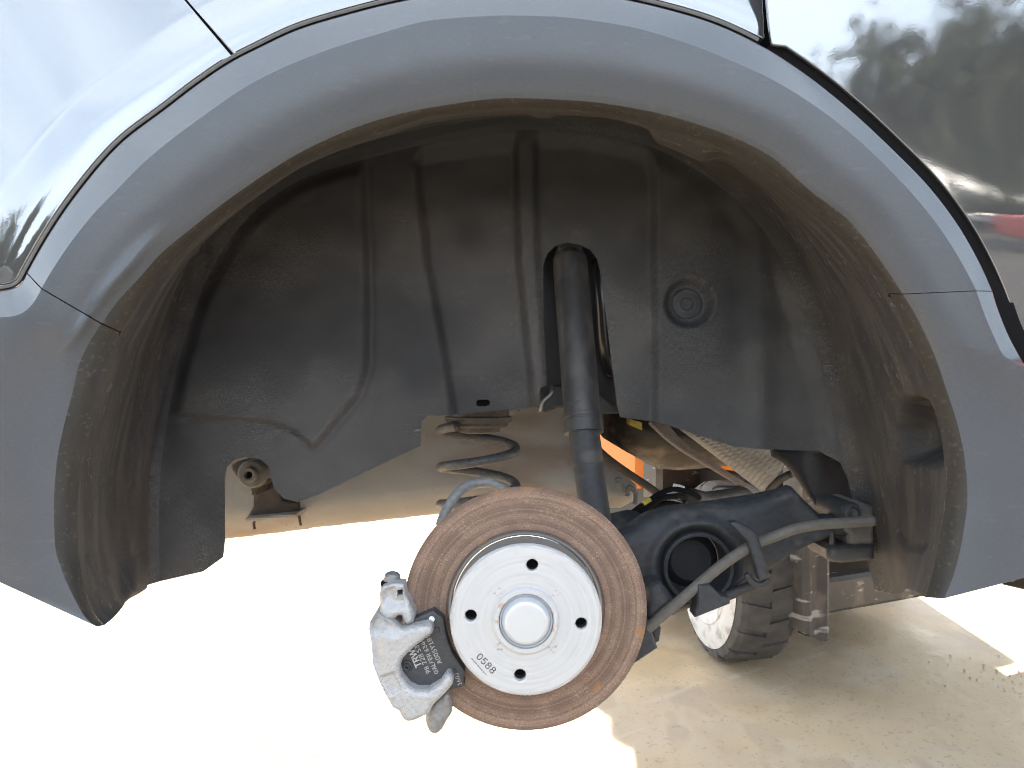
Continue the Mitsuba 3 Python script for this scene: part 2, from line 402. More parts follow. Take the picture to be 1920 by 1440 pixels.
L_TOP = [(226, 624), (245, 595), (280, 535), (325, 482), (425, 395), (480, 355), (555, 307), (630, 275), (720, 245), (810, 219), (960, 203), (1035, 204), (1135, 212), (1260, 245),
         (1360, 280), (1440, 325), (1497, 367), (1565, 427), (1610, 475), (1666, 551)]
# behind the wheel (left in the photo): bumper cladding, from the joint down to its tip
O_LEFT = [(50, 513), (41, 530), (25, 541), (0, 546), (-60, 550), (-200, 560), (-420, 600), (-600, 680), (-700, 765)]
C_LEFT = [(77, 542), (60, 571), (45, 585), (25, 593), (0, 595), (-60, 598), (-200, 608), (-420, 640), (-600, 710), (-700, 772)]
I_LEFT = [(190, 608), (165, 647), (148, 685), (135, 740), (120, 797), (106, 870), (101, 945), (103, 1020), (120, 1080), (140, 1123), (162, 1160), (182, 1175)]
L_LEFT = [(226, 624), (214, 650), (204, 690), (188, 740), (168, 810), (152, 880), (146, 960), (147, 1030), (156, 1090), (172, 1140), (188, 1166), (196, 1172)]
# ahead of the wheel (right in the photo): sill cladding
O_RIGHT = [(1861, 547), (1887, 620), (1905, 656), (1928, 690), (2000, 706), (2120, 726), (2300, 790), (2420, 880), (2460, 940)]
C_RIGHT = [(1831, 546), (1870, 645), (1880, 664), (1900, 678), (1926, 692), (2000, 709), (2120, 731), (2300, 796), (2420, 886), (2458, 946)]
I_RIGHT = [(1693, 552), (1727, 610), (1752, 665), (1775, 732), (1797, 802), (1810, 870), (1814, 932), (1805, 1007), (1790, 1072), (1770, 1122)]
L_RIGHT = [(1666, 551), (1690, 597), (1715, 652), (1740, 712), (1757, 775), (1768, 835), (1775, 890), (1772, 940), (1763, 1000), (1750, 1065), (1735, 1120)]
W_PTS = [(300, 1090), (298, 1000), (300, 900), (312, 800), (330, 700), (352, 620), (385, 530), (430, 450), (490, 385), (570, 335), (680, 300), (790, 272), (900, 252), (1000, 243),
         (1100, 247), (1200, 268), (1300, 315), (1390, 385), (1450, 460), (1500, 560), (1535, 670), (1562, 780), (1585, 880), (1600, 945), (1640, 1105)]

def y_body(pxl):
    """How far the car's side curves away towards its rear corner."""
    return 1.4e-7 * np.maximum(170 - np.asarray(pxl, float), 0) ** 2

def trim_mesh(o, c, i, l, n, ridge=0.0, ends=(True, True)):
    o, c, i, l = (curve(k, n) for k in (o, c, i, l))
    s = np.linspace(0, 1, n)
    rows = []
    def row(pts, y):
        rows.append([P(a, b, yy + y_body(a)) for (a, b), yy in zip(pts, np.broadcast_to(y, n))])
    row(o, .028)                       # return behind the joint
    row(o, .0165)
    row(o + (c - o) * .05, .0150)
    row(o + (c - o) * .5, .0079)
    row(o + (c - o) * .95, .0012)
    row(c, .0004)
    for k in np.linspace(.06, .93, 16):
        bulge = -.0035 * np.sin(np.pi * k) ** 1.2
        rg = ridge * np.exp(-((k - .80) / (.10 if k < .80 else .06)) ** 2)
        row(c + (i - c) * k, bulge + .0135 * k - rg)
    row(i, .0150)
    row(i + (l - i) * .25, .0175)
    row(i + (l - i) * .6, .024)
    row(l, .035)
    rows = np.array(rows)
    k = len(rows) - 4
    return grid(rows[5:k + 1]), rows, grid(rows[k:]), grid(rows[:6])

# upper trim with its seam gaps at both ends
def inset(o, a, b):
    o = np.asarray(o, float)
    d = np.linalg.norm(np.diff(o, axis=0), axis=1)
    out = o.copy()
    out[0] += (o[1] - o[0]) / d[0] * a
    out[-1] -= (o[-1] - o[-2]) / d[-1] * b
    return out

car = 'car'
N = 160
tm_, rows_, lip_, band_ = trim_mesh(inset(O_TOP, 2, 1.5), inset(C_TOP, 2, 1.5), inset(I_TOP, 2, 1.5), inset(L_TOP, 2, 1.5), N, ridge=np.exp(-((np.linspace(0, 1, N) - .045) / .055) ** 2) * .006)
add('car__wheel_arch_trim', tm_, 'm_trim', 40, 'grey plastic trim arching over the wheel well')
add('car__wheel_arch_trim__lip', lip_, 'm_lip', 40, 'dirty inner lip of the wheel arch trim')
n2 = 90
tb_, rows_b, lip_b, band_b = trim_mesh(O_LEFT, C_LEFT, I_LEFT, L_LEFT, n2, ridge=np.exp(-((np.linspace(0, 1, n2)) / .10) ** 2) * .006)
low = rows_b[:, -1]                                # the bottom edge: folds under
_ = (tb_, grid(np.array([low, low + [0, .004, -.004], low + [0, .014, .002]]), flip=True))
add('car__bumper_cladding', tb_, 'm_trim', 40, 'unpainted lower corner of the rear bumper behind the wheel well')
tr_, rows_r, lip_r, band_r = trim_mesh(O_RIGHT, C_RIGHT, I_RIGHT, L_RIGHT, n2)
low = rows_r[:, -1]
_ = (tr_, grid(np.array([low, low + [0, .004, -.004], low + [0, .014, .002]])))
add('car__sill_cladding', tr_, 'm_trim', 40, 'unpainted sill cladding ahead of the wheel well')
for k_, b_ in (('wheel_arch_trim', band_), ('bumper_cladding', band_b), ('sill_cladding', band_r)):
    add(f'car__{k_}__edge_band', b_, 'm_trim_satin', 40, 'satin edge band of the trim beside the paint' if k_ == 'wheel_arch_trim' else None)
add('car__bumper_cladding__lip', lip_b, 'm_lip', 40)
add('car__sill_cladding__lip', lip_r, 'm_lip', 40)
# dark backing strip in the seams, and the bead between paint and trim
def seam_strip(pts, w, y):
    p = curve(pts, 20)
    t = np.gradient(p, axis=0); t /= np.linalg.norm(t, axis=1, keepdims=True)
    nn = np.stack([-t[:, 1], t[:, 0]], 1)
    return grid(np.array([[P(*(a - b * w), y) for a, b in zip(p, nn)], [P(*(a + b * w), y) for a, b in zip(p, nn)]]))
add('car__wheel_arch_trim__seam', join(seam_strip([(50, 513), (87, 540), (155, 585), (190, 608), (226, 624)], 6, .034)), 'm_rubber')
add('car__wheel_arch_trim__seam', join(seam_strip([(1666, 551), (1693, 552), (1831, 546), (1861, 547)], 6, .034)), 'm_rubber')

def offset_curve(pts, k):
    p = curve(pts, 260)
    t = np.gradient(p, axis=0); t /= np.linalg.norm(t, axis=1, keepdims=True)
    return p + np.stack([t[:, 1], -t[:, 0]], 1) * k

O_ALL = O_LEFT[::-1] + O_TOP[1:] + O_RIGHT[1:]
o_all = curve(O_ALL, 700)
def o_off(k):
    p = o_all
    t = np.gradient(p, axis=0); t /= np.linalg.norm(t, axis=1, keepdims=True)
    return p + np.stack([t[:, 1], -t[:, 0]], 1) * np.broadcast_to(k, len(p))[:, None]
i_door = int(np.argmin(np.linalg.norm(o_all - [1434, 89], axis=1)))
i_seamA = int(np.argmin(np.linalg.norm(o_all - [437, 114], axis=1)))
def bead(lo, hi, w0, w1, y, r):
    s = slice(lo, hi)
    a, b = o_off(w0)[s], o_off(w1)[s]
    rows = []
    for k, dy in ((0, .02), (.05, .004), (.3, 0), (.7, 0), (.95, .004), (1, .02)):
        rows.append([P(*(p + (q - p) * k), y + dy + y_body(p[0])) for p, q in zip(a, b)])
    return grid(np.array(rows)[::-1])
add('car__trim_bead', bead(0, i_door - 2, 1.0, 11, .0180, 0), 'm_bead', 40, 'thin dusty grey bead between paint and trim')

# ------------------------------------------------------------------ painted panels
YB = .0200
edge_line = LineString(Q(o_all, YB)[::2])
crease_line = LineString(Q(o_off(118), YB)[::2])
def body_y(x, z, crease=True, rnd=.004):
    pxl = 960 + x * F / (YB - CAM[1])
    pts = shapely.points(x, z)
    d = shapely.distance(pts, edge_line) - px(12, YB)
    d = np.maximum(d, 0)
    y = YB + y_body(pxl) * 1.0
    y = y + .0022 * np.exp(-(d / .012) ** 2)          # the sheet is drawn in a little before its edge
    zz = z - .93
    y = y + .10 * np.maximum(zz - .02, 0) ** 2 + .02 * np.maximum(zz, 0)
    if crease:
        dc = np.maximum(d - px(106, YB), 0)
        y = y + .22 * (np.sqrt(dc ** 2 + .0015 ** 2) - .0015) * np.exp(-dc / .25)
    return y
def edge_flange(poly, yfn, depth=.018, rnd=0.0):
    """The rounded edge of a panel and the flange folded back behind it."""
    out = []
    for r in rings(poly):
        r = np.array(LineString(r).segmentize(.004).coords)[:-1]
        t = np.roll(r, -1, 0) - np.roll(r, 1, 0)
        t /= np.maximum(np.linalg.norm(t, axis=1, keepdims=True), 1e-9)
        nn = np.stack([-t[:, 1], t[:, 0]], 1)
        probe = r + nn * .0005
        nn[~shapely.contains_xy(poly, probe[:, 0], probe[:, 1])] *= -1
        y = yfn(*(r + nn * rnd).T)
        rows = []
        if rnd:
            for a in np.linspace(0, math.pi / 2, 7):
                q = r + nn * rnd * (1 - math.sin(a))
                rows.append(np.c_[q[:, 0], y + rnd * (1 - math.cos(a)), q[:, 1]])
        else:
            rows.append(np.c_[r[:, 0], y, r[:, 1]])
        rows += [np.c_[r[:, 0], y + d, r[:, 1]] for d in (depth * .6, depth)]
        ccw = Polygon(r).exterior.is_ccw
        out.append(grid(np.array(rows), wrap=True, flip=True))
    return join(*out)
def panel(poly, cell, yfn, rnd=.0010, depth=.018):
    m = join(plate(poly.buffer(-rnd), cell, yfn), edge_flange(poly, yfn, depth, rnd))
    # the outline was surveyed as seen: carry every point out along its own sight line to its real depth
    v = np.array(m.vertices)
    y = yfn(v[:, 0], v[:, 2])
    k = (y - CAM[1]) / (YB - CAM[1])
    m.vertices = np.stack([CAM[0] + (v[:, 0] - CAM[0]) * k, v[:, 1], CAM[2] + (v[:, 2] - CAM[2]) * k], 1)
    return m

q_edge = o_off(12)
SA = [(440, 107), (344, -6), (180, -200)]           # joint between bumper and quarter panel
qe_left = [tuple(a) for a in q_edge[:i_seamA - 3]]
bumper_poly = Polygon(Q(qe_left + [(435.5, 106), (341.5, -5), (171, -200), (-760, -260), (-900, 400), (-760, 770)], YB)).buffer(0)
qe_mid = [tuple(a) for a in q_edge[i_seamA + 2:i_door - 8]]
quarter_poly = Polygon(Q(qe_mid + [(1434, 74), (1430, -5), (1412, -200), (176, -200), (346.0, -5), (440.0, 104)], YB)).buffer(0)
q_door = o_off(22)
qe_door = [tuple(a) for a in q_door[i_door + 6:]]
door_top = [(1447, 84), (1441, 40), (1437, -5), (1415, -200)]
door_poly = Polygon(Q(door_top[::-1] + qe_door + [(2600, 900), (3000, 500), (3000, -200)], YB)).buffer(0)
for k in ('bumper_poly', 'quarter_poly', 'door_poly'):
    g = globals()[k]
    if g.geom_type != 'Polygon':
        globals()[k] = max(g.geoms, key=lambda a: a.area)
round_corners = lambda g, r: g.buffer(-r).buffer(r)
bumper_poly, quarter_poly = round_corners(bumper_poly, .0015), round_corners(quarter_poly, .0015)
door_poly = round_corners(door_poly, .003)

def door_y(x, z):
    d = np.maximum(shapely.distance(shapely.points(x, z), door_poly.boundary), 0)
    y = YB - .001 + 0 * d
    zz = z - .93
    y = y - .115 * (np.minimum(zz, .45) - .34)                        # leans in towards its lower edge
    zc = .150 - .02 * (x - .4)                       # the character line
    y = y + .05 * np.maximum(zc - zz, 0) + .20 * np.maximum(zc - zz, 0) ** 2
    y = y + .006 * np.sin((x - .3) * 5.0) * ss(.1, .25, zz)
    return y
add('car__rear_bumper', panel(bumper_poly, .004, body_y), 'm_paint', 50, 'glossy grey painted panel of the rear bumper')
add('car__quarter_panel', panel(quarter_poly, .004, body_y), 'm_paint', 50, 'glossy grey painted panel above the wheel arch trim')
add('car__rear_door', panel(door_poly, .005, door_y, .0012, .0035), 'm_paint', 50, 'glossy grey painted rear door')
# black door seal that fills the wide gap
def seal_pt(a, b):
    q = P(a, b, .05)
    return P(a, b, YB + .0045 + .115 * max(.34 - (q[2] - .93), 0))
gs = [seal_pt(a, b) for a, b in o_off(-4)[i_door + 1:]]
ge = [seal_pt(a, b) for a, b in o_off(30)[i_door + 1:]]
seal = grid(np.array([gs, ge]), flip=True)
pill = grid(np.array([[P(a, b, .062) for a, b in [(1424, 100), (1424, 60), (1416, -20), (1390, -210)]], [P(a, b, .062) for a, b in [(1462, 100), (1456, 60), (1450, -20), (1425, -210)]]]))
add('car__rear_door__seal', join(seal, pill), 'm_rubber')
gapA = seam_strip([(455, 130), (345, -4), (170, -210)], 9, .046)
add('car__quarter_panel__gap_seal', gapA, 'm_rubber')

# ------------------------------------------------------------------ wheel arch liner
YW = .27
NL = 300
l_all = curve(L_LEFT[::-1] + L_TOP[1:] + L_RIGHT[1:], NL)
w_all = curve(W_PTS, NL)
def by_angle(c, ctr, ang):
    a = np.unwrap(np.arctan2(-(c[:, 1] - ctr[1]), c[:, 0] - ctr[0]))
    a = np.where(a < -np.pi / 2, a + 2 * np.pi, a)
    o = np.argsort(-a)
    return np.stack([np.interp(-ang, -a[o], c[o, k]) for k in (0, 1)], 1), a
ctr = (965, 1000)
aL = np.unwrap(np.arctan2(-(l_all[:, 1] - ctr[1]), l_all[:, 0] - ctr[0]))
aW = np.unwrap(np.arctan2(-(w_all[:, 1] - ctr[1]), w_all[:, 0] - ctr[0]))
aL, aW = (np.where(a < -1.6, a + 2 * np.pi, a) for a in (aL, aW))
tt = np.linspace(0, 1, NL)
# match the two edges by angle, blended at the ends so that both bottom edges run straight
fr = np.interp(-np.interp(tt, tt, aL), -aW, tt)
e = np.minimum(ss(0, .12, tt), ss(0, .12, 1 - tt))
fr = fr * e + tt * (1 - e)
fr = np.maximum.accumulate(np.clip(fr, 0, 1)); fr[0], fr[-1] = 0, 1
w_m = np.stack([np.interp(fr, tt, w_all[:, k]) for k in (0, 1)], 1)
A = np.array([P(a, b, .037 + y_body(a)) for a, b in l_all])
B = np.array([P(a, b, YW) for a, b in w_m])
radial = B - np.array([.01, 0, .74]); radial[:, 1] = 0
radial /= np.linalg.norm(radial, axis=1, keepdims=True)
up = np.array([0, 1.0, 0])
c1 = A + up * .085 + radial * .012
c2 = B - up * .045 + radial * .030
vs = np.linspace(0, 1, 60)
bar = np.array([(1 - v) ** 3 * A + 3 * (1 - v) ** 2 * v * c1 + 3 * (1 - v) * v ** 2 * c2 + v ** 3 * B for v in vs])
def unproj(q):
    d = q[..., 1] - CAM[1]
    return 960 + q[..., 0] / d * F, 720 - (q[..., 2] - CAM[2]) / d * F
bx_, by_ = unproj(bar)
inpx = lambda pts: Polygon(pts).buffer(-3).buffer(3)
def soft(poly, w):
    return ss(-w, w, sdist(poly, bx_.ravel(), by_.ravel())).reshape(bx_.shape)
off = np.zeros(bx_.shape)
# oval pocket with a flat floor at the front of the arch, and the lower panel pressed beside it
off += .034 * soft(inpx([(1690, 762), (1715, 752), (1745, 768), (1762, 810), (1768, 868), (1735, 866), (1692, 862), (1680, 815)]), 9)
off += .004 * soft(inpx([(1662, 752), (1680, 738), (1745, 745), (1760, 790), (1772, 890), (1776, 925), (1762, 965), (1732, 1028), (1700, 1030), (1668, 985), (1655, 925), (1675, 865)]), 4)
# stepped shoulder on the rear side
off -= .010 * soft(Polygon([(370, 470), (368, 575), (325, 650), (262, 780), (240, 870), (228, 1000), (232, 1120), (420, 1120), (520, 700), (520, 420)]), 10)
off += .012 * soft(Polygon([(268, 1120), (272, 900), (292, 780), (330, 690), (352, 690), (318, 800), (305, 900), (302, 1120)]), 12)
# raised pads over the crown
off -= .003 * soft(Polygon([(1000, 150), (1040, 150), (1036, 330), (1004, 330)]), 8)
off -= .012 * soft(Polygon([(1225, 240), (1330, 270), (1420, 420), (1300, 420)]), 14)
off += .010 * soft(Polygon([(785, 262), (950, 230), (950, 380), (780, 380)]), 8)
off += (meshkit.fbm(bar * 9, 3) - .5) * .006
edge_keep = (ss(0, .12, vs) * ss(0, .18, 1 - vs))[:, None]
bar = bar + radial[None] * (off * edge_keep)[..., None]
barrel = grid(bar, flip=True)

hole_slot = Polygon(Q([(892, 753), (896, 750), (914, 750), (918, 753), (917, 760), (912, 762), (897, 763), (892, 760)], YW))
BOTTOM = [(1640, 1105), (1600, 945), (1592, 903), (1578, 868), (1545, 848), (1440, 843), (1378, 838), (1300, 813), (1240, 793), (1165, 783), (1159, 760), (1128, 505), (1122, 481), (1110, 464),
          (1090, 454), (1066, 450), (1043, 457), (1027, 472), (1019, 496), (1020, 600), (1026, 722), (1013, 727), (1010, 758), (1006, 763), (976, 767), (840, 779), (803, 779), (790, 790), (788, 836), (600, 926), (560, 941),
          (535, 935), (516, 916), (509, 890), (505, 873), (490, 861), (460, 857), (440, 862), (425, 877), (420, 900), (420, 1012), (416, 1046), (380, 1072), (300, 1090)]
wall_poly = Polygon(Q([tuple(a) for a in w_all[:-1]] + BOTTOM, YW)).buffer(0)
if wall_poly.geom_type != 'Polygon':
    wall_poly = max(wall_poly.geoms, key=lambda g: g.area)
wall_poly = wall_poly.difference(hole_slot)
w_line = LineString(Q(w_all, YW))
pocketB = Polygon(Q([(780, 300), (800, 268), (950, 236), (966, 244), (972, 480), (1004, 800), (853, 800), (840, 700), (800, 480)], YW))
pocketC = Polygon(Q([(1004, 244), (1180, 246), (1212, 275), (1226, 330), (1232, 800), (1030, 800), (1008, 480)], YW))
padL = Polygon(Q([(300, 300), (684, 300), (691, 500), (691, 690), (672, 745), (600, 832), (588, 842), (556, 812), (515, 796), (450, 787), (330, 780), (280, 780)], YW))
plug_c = Q([(1292, 568)], YW)[0]
def wall_y(x, z):
    p3 = np.stack([x, 0 * x, z], 1)
    y = np.full_like(x, YW)
    e = np.ones_like(x) * ss(0, .022, shapely.distance(shapely.points(x, z), w_line))
    d = 0
    d = d + .016 * ss(-.0045, .0045, sdist(pocketB, x, z))
    d = d + .011 * ss(-.0045, .0045, sdist(pocketC, x, z))
    s = sdist(padL, x, z)
    d = d - .009 * ss(-.004, .004, s) + .005 * np.exp(-(s / .0045) ** 2)
    r = np.hypot(x - plug_c[0], z - plug_c[1])
    d = d + .014 * ss(.031, .023, r) - .002 * np.exp(-((r - .031) / .003) ** 2)
    d = d + .010 * ss(.235, .33, x) * 1.0 - .008 * np.exp(-((x - .30) / .02) ** 2)
    d = d + (meshkit.fbm(p3 * 11, 3) - .5) * .012
    return y + d * e
liner = join(plate(wall_poly, .0036, wall_y), edge_flange(wall_poly, wall_y, .003), barrel)
add('car__wheel_arch_liner', liner, 'm_liner', 45, 'dusty black plastic wheel arch liner with streaks of dried dirt')
plug = lathe([(0, -.003), (.004, -.003), (.007, -.0035), (.008, -.006), (.010, -.0065), (.0175, -.005), (.019, -.003), (.019, .004)], plug_c, 48)
plug.vertices[:, 1] += YW + .016
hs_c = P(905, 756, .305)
add('car__wheel_arch_liner__slot_backing', cbox((.03, .012, .02), hs_c, .002), 'm_rubber', 30)  # dark block added to stand for the shade inside the slot
add('car__wheel_arch_liner__fastener', plug, 'm_black', 30, 'round plastic fastener in a recess of the liner')
for cpx, cpy, cy in ((190, 722, .05), (152, 1055, .055)):
    c = P(cpx, cpy, cy)
    a = np.array([.75, -.62, .1]); a /= np.linalg.norm(a)
    add('car__wheel_arch_liner__fastener', lathe_axis([(0, 0), (0, .005), (.15, .0058), (.3, .004), (.5, .0075), (.9, .0082), (1, .008), (1, 0)][::-1], c - a * .004, c + a * .004, 28), 'm_liner', 30)

# ------------------------------------------------------------------ inner body, spring, damper
inner = spoly([(560, 200), (1560, 240), (1600, 700), (1570, 760), (1160, 770), (1120, 762), (1010, 765), (960, 700), (700, 700)], .40)
add('car__inner_body', pillow(inner, .40, .47, .012, .01), 'm_inner', 30, 'dark painted body metal behind the slot of the liner')
br = spoly([(1012, 770), (1016, 755), (1034, 735), (1036, 722), (1100, 722), (1150, 760), (1165, 775), (1110, 776), (1046, 764), (1022, 774)], .34, .001)
add('car__inner_body__bracket', pillow(br, .335, .39, .003, .004), 'm_black', 30)
add('car__inner_body__bracket', tube(curve([P(1013, 772, .33), P(1016, 756, .33), P(1033, 738, .33), P(1036, 724, .34)], 20), .0022, 8), 'm_steel', True)
brk = [P(1126, 492, .36), P(1132, 560, .35), P(1137, 640, .36), P(1150, 700, .38)]
add('car__inner_body__rail', tube(curve(brk, 24), .012, 16), 'm_black_gloss', True)

s0, s1, s2 = P(1067, 470, .335), P(1095, 812, .268), P(1122, 1010, .245)
ax = (s1 - s0)
add('car__shock_absorber__dust_cover', lathe_axis([(0, .0), (0, .017), (.02, .0185), (.04, .0185), (.045, .0215), (.10, .0222), (.905, .0222), (.908, .0236), (.925, .0236), (.928, .0228), (.935, .0228), (.938, .0238), (1.0, .0238), (1.0, .018)], s0, s1, 56), 'm_dust_tube', 35, 'dusty black plastic dust tube of the damper')
add('car__shock_absorber__cap', join(lathe_axis([(0, 0), (0, .011), (.3, .013), (1, .013)], s0 - ax * .055, s0 + ax * .01, 6), cbox((.030, .012, .014), s0 + [0, -.012, .004], .003)), 'm_black', 30)
add('car__shock_absorber__tube', lathe_axis([(-.3, .0185), (.3, .0185), (.305, .0178), (1, .0178)], s1, s2, 56), 'm_black', 35, 'smooth black steel tube of the damper')

SPC = P(897, 800, .45)
z_of = lambda py: CAM[2] - (py - 720) / F * (SPC[1] - CAM[1])
pitch = px(69, .45)
R = px(157, .45) / 2 - .0062
th = np.radians(np.linspace(-90 - 520, -90 + 330, 320))
z_front = z_of(859)
hel = np.stack([SPC[0] + R * np.cos(th), SPC[1] + R * np.sin(th), z_front + pitch * (th + np.pi / 2) / (2 * np.pi)], 1)
top = hel[:, 2] > z_of(794)
hel[top, 2] = z_of(794) + (hel[top, 2] - z_of(794)) * .15
add('car__coil_spring', tube(hel, .0067, 16), 'm_spring', True, 'grey steel coil spring hanging from its rubber seat')
zs = lambda py: z_of(py)
seat = [(0, zs(812)), (.022, zs(812)), (.030, zs(809)), (.031, zs(801)), (.040, zs(800)), (.0425, zs(797)), (.042, zs(792)), (.046, zs(791)), (.048, zs(786)), (.048, zs(781)), (.044, zs(780)), (.044, zs(760)), (0, zs(760))]
ang = np.arange(56) * 2 * np.pi / 56
add('car__coil_spring__seat', grid([[[SPC[0] + r * math.cos(t), SPC[1] + r * math.sin(t), z] for t in ang] for r, z in seat], wrap=True), 'm_bead', 30, 'dusty rubber spring seat')
hose = curve([P(826, 985, .22), P(838, 955, .23), P(858, 925, .24), P(885, 908, .25), P(912, 904, .255), P(938, 913, .255), P(965, 935, .24)], 50)
add('car__brake_hose', tube(hose, .0058, 14), 'm_hose', True, 'grey rubber brake hose looping above the disc')

# ------------------------------------------------------------------ spare wheel tub / rear floor
YT = .56
tub = spoly([(180, 640), (1090, 640), (1118, 846), (1135, 862), (1205, 918), (1205, 945), (1172, 962), (830, 973), (568, 1002), (562, 1004), (420, 1021), (180, 1050)], YT, .006)
def tub_extra(x, z):
    pxl = 960 + x * F / (YT - CAM[1])
    zl = np.interp(pxl, [180, 420, 830, 1200], [CAM[2] - (a - 720) / F * (YT - CAM[1]) for a in (1050, 1021, 973, 955)])
    h = z - zl
    return .10 * ss(.11, .0, h) * ss(.0, .11, h + .02) * 0 - .020 * ss(.16, .04, h) + .006 * ss(562, 566, pxl) + (meshkit.fbm(np.stack([x * 9, x * 0, z * 9], 1), 3) - .5) * .012
tubm = pillow(tub, YT, 1.28, .055, .006, tub_extra)
add('car__spare_wheel_tub', tubm, 'm_tub', 40, 'tan dust-covered metal tub under the boot floor')
dark = spoly([(462, 972), (474, 950), (476, 905), (500, 880), (522, 915), (530, 938), (556, 944), (556, 966)], .525, .001)  # dark plate standing in for the shade in the bracket hollow
add('car__spare_wheel_tub__bracket', pillow(dark, .525, .60, .003, .004), 'm_tub_dark', 30, 'dirty hanger bracket on the tub, its shaded hollow coloured dark')
lipb = spoly([(459, 972), (556, 963), (556, 970), (460, 979)], .50)
add('car__spare_wheel_tub__bracket', pillow(lipb, .50, .56, .002, .004), 'm_tub', 30)
for pts_ in ([(554, 942), (558, 958), (562, 974), (564, 984)], [(478, 974), (476, 982), (478, 992)]):
    add('car__spare_wheel_tub__seam', tube(curve([P(a, b, .545 if b < 980 else .55) for a, b in pts_], 14), .0022, 8), 'm_tub_dark', True)
bc = P(471, 889, .45)
bush = [(.0045, .030), (.0050, -.010), (.0068, -.012), (.0098, -.012), (.0108, -.008), (.0115, -.002), (.018, -.001), (.0205, .003), (.021, .03)]
add('car__spare_wheel_tub__bushing', lathe([(r, bc[1] + y) for r, y in bush], (bc[0], bc[2]), 40), 'm_cable', 30, 'dusty round mounting bush with a hole')
ear = spoly([(432, 872), (448, 864), (492, 866), (500, 880), (500, 905), (480, 916), (478, 930), (470, 930), (468, 915), (445, 900), (432, 880)], .46, .001)
add('car__spare_wheel_tub__bracket', pillow(ear, .462, .53, .003, .004), 'm_tub_dark', 30)
edge_bar = curve([P(1110, 832, .54), P(1140, 860, .54), P(1180, 889, .54), P(1222, 917, .54), P(1250, 938, .54)], 30)
add('car__spare_wheel_tub__edge_pipe', tube(edge_bar, .006, 12), 'm_tub_dark', True)

# ------------------------------------------------------------------ brake disc and hub
C = (HUBX, HUBZ)
YH, YR = .098, .1355
hatp = [(.0330, YH - .0005), (.0345, YH), (.0690, YH), (.0728, YH + .001), (.0743, YH + .0032), (.0746, YH + .020), (.0748, YR + .002)]
ring = [(.0752, YR + .0006), (.0765, YR - .0006), (.0785, YR - .0008), (.0792, YR + .0004), (.0797, YR + .0014), (.0806, YR + .0012), (.0812, YR), (.1230, YR), (.1244, YR + .0012), (.1244, YR + .0088), (.1230, YR + .010), (.0752, YR + .010)]
add('car__brake_disc', lathe(ring[4:], C, 180), 'm_rust', 30, 'rusty brown friction ring of the brake disc')
add('car__brake_disc__machined_rim', lathe(ring[:5], C, 120), 'm_steel', 30)
import manifold3d as m3
def solid(prof, n=128):
    cs = m3.CrossSection([[(float(r), float(-y)) for r, y in prof]])
    s = cs.revolve(n)                            # about its y axis, which becomes z
    return s
def to_trimesh(s):
    m = s.to_mesh()
    return trimesh.Trimesh(np.array(m.vert_properties[:, :3]), np.array(m.tri_verts), process=False)
# solid hat: local z = -y of the world
prof = [(.0300, -.0010), (.0325, -.0016), (.0335, .0), (.0690, 0.0), (.0728, .0010), (.0743, .0032), (.0748, .038), (.0690, .038), (.0680, .0075), (.0300, .0075)]
hat = solid(prof)
if hat.volume() <= 0:
    hat = solid(prof[::-1])
BOLT = [(998, 1060), (882, 1155), (1090, 1170), (975, 1268)]
for b in BOLT:
    q = P(*b, YH)
    v = np.array([q[0] - HUBX, q[2] - HUBZ]); v *= .054 / np.linalg.norm(v)
    cyl = m3.Manifold.cylinder(.03, .0059, .0059, 40).translate((float(v[0]), float(v[1]), -.02))
    cyl2 = m3.Manifold.cylinder(.0012, .0059, .0072, 40).translate((float(v[0]), float(v[1]), -.0011))
    hat = hat - cyl - cyl2
hm = to_trimesh(hat)
v = np.array(hm.vertices)
hm.vertices = np.stack([HUBX + v[:, 0], YH - v[:, 2], HUBZ + v[:, 1]], 1)
# local (x, y, z) -> world (x, -z, y) keeps the handedness
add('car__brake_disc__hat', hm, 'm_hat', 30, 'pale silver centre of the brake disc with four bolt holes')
hubf = lathe([(.0, YH + .020), (.066, YH + .020)], C, 64)
add('car__brake_disc__hub_flange', hubf, 'm_rubber', 30)  # black colour stands in for the shade inside the bolt holes
for b in BOLT:
    q = P(*b, YH)
    vv = np.array([q[0] - HUBX, q[2] - HUBZ]); vv *= .054 / np.linalg.norm(vv)
    add('car__brake_disc__bolt_hole', lathe([(.0062, YH + .0076), (.0066, YH + .019)], (C[0] + vv[0], C[1] + vv[1]), 28), 'm_steel', 30)
ycap = YH - .010
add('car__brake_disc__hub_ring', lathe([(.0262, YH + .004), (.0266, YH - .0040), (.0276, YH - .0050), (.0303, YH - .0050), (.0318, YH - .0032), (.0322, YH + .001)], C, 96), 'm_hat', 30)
cap = [(.0, ycap), (.0178, ycap + .0001), (.0196, ycap + .0006), (.0208, ycap + .0016), (.0222, ycap + .0045), (.0232, ycap + .0075), (.0238, ycap + .0105), (.0246, ycap + .0080), (.0256, ycap + .0072), (.0262, ycap + .011)]
add('car__brake_disc__dust_cap', lathe(cap, C, 96), 'm_zinc', 30, 'galvanised steel dust cap in the middle of the hub')
q = P(893, 1222, YH)
t1 = lettering('0588', .0068, (q[0] - .001, q[2] - .005), math.radians(-46), YH - .0001, .0003)
ln = [P(884, 1234, YH - .0002), P(912, 1266, YH - .0002)]
add('car__brake_disc__stamp', join(t1, tube(np.linspace(ln[0], ln[1], 4), .0003, 6)), 'm_stamp', False, 'number 0588 stamped in the disc')
rng = np.random.default_rng(5)

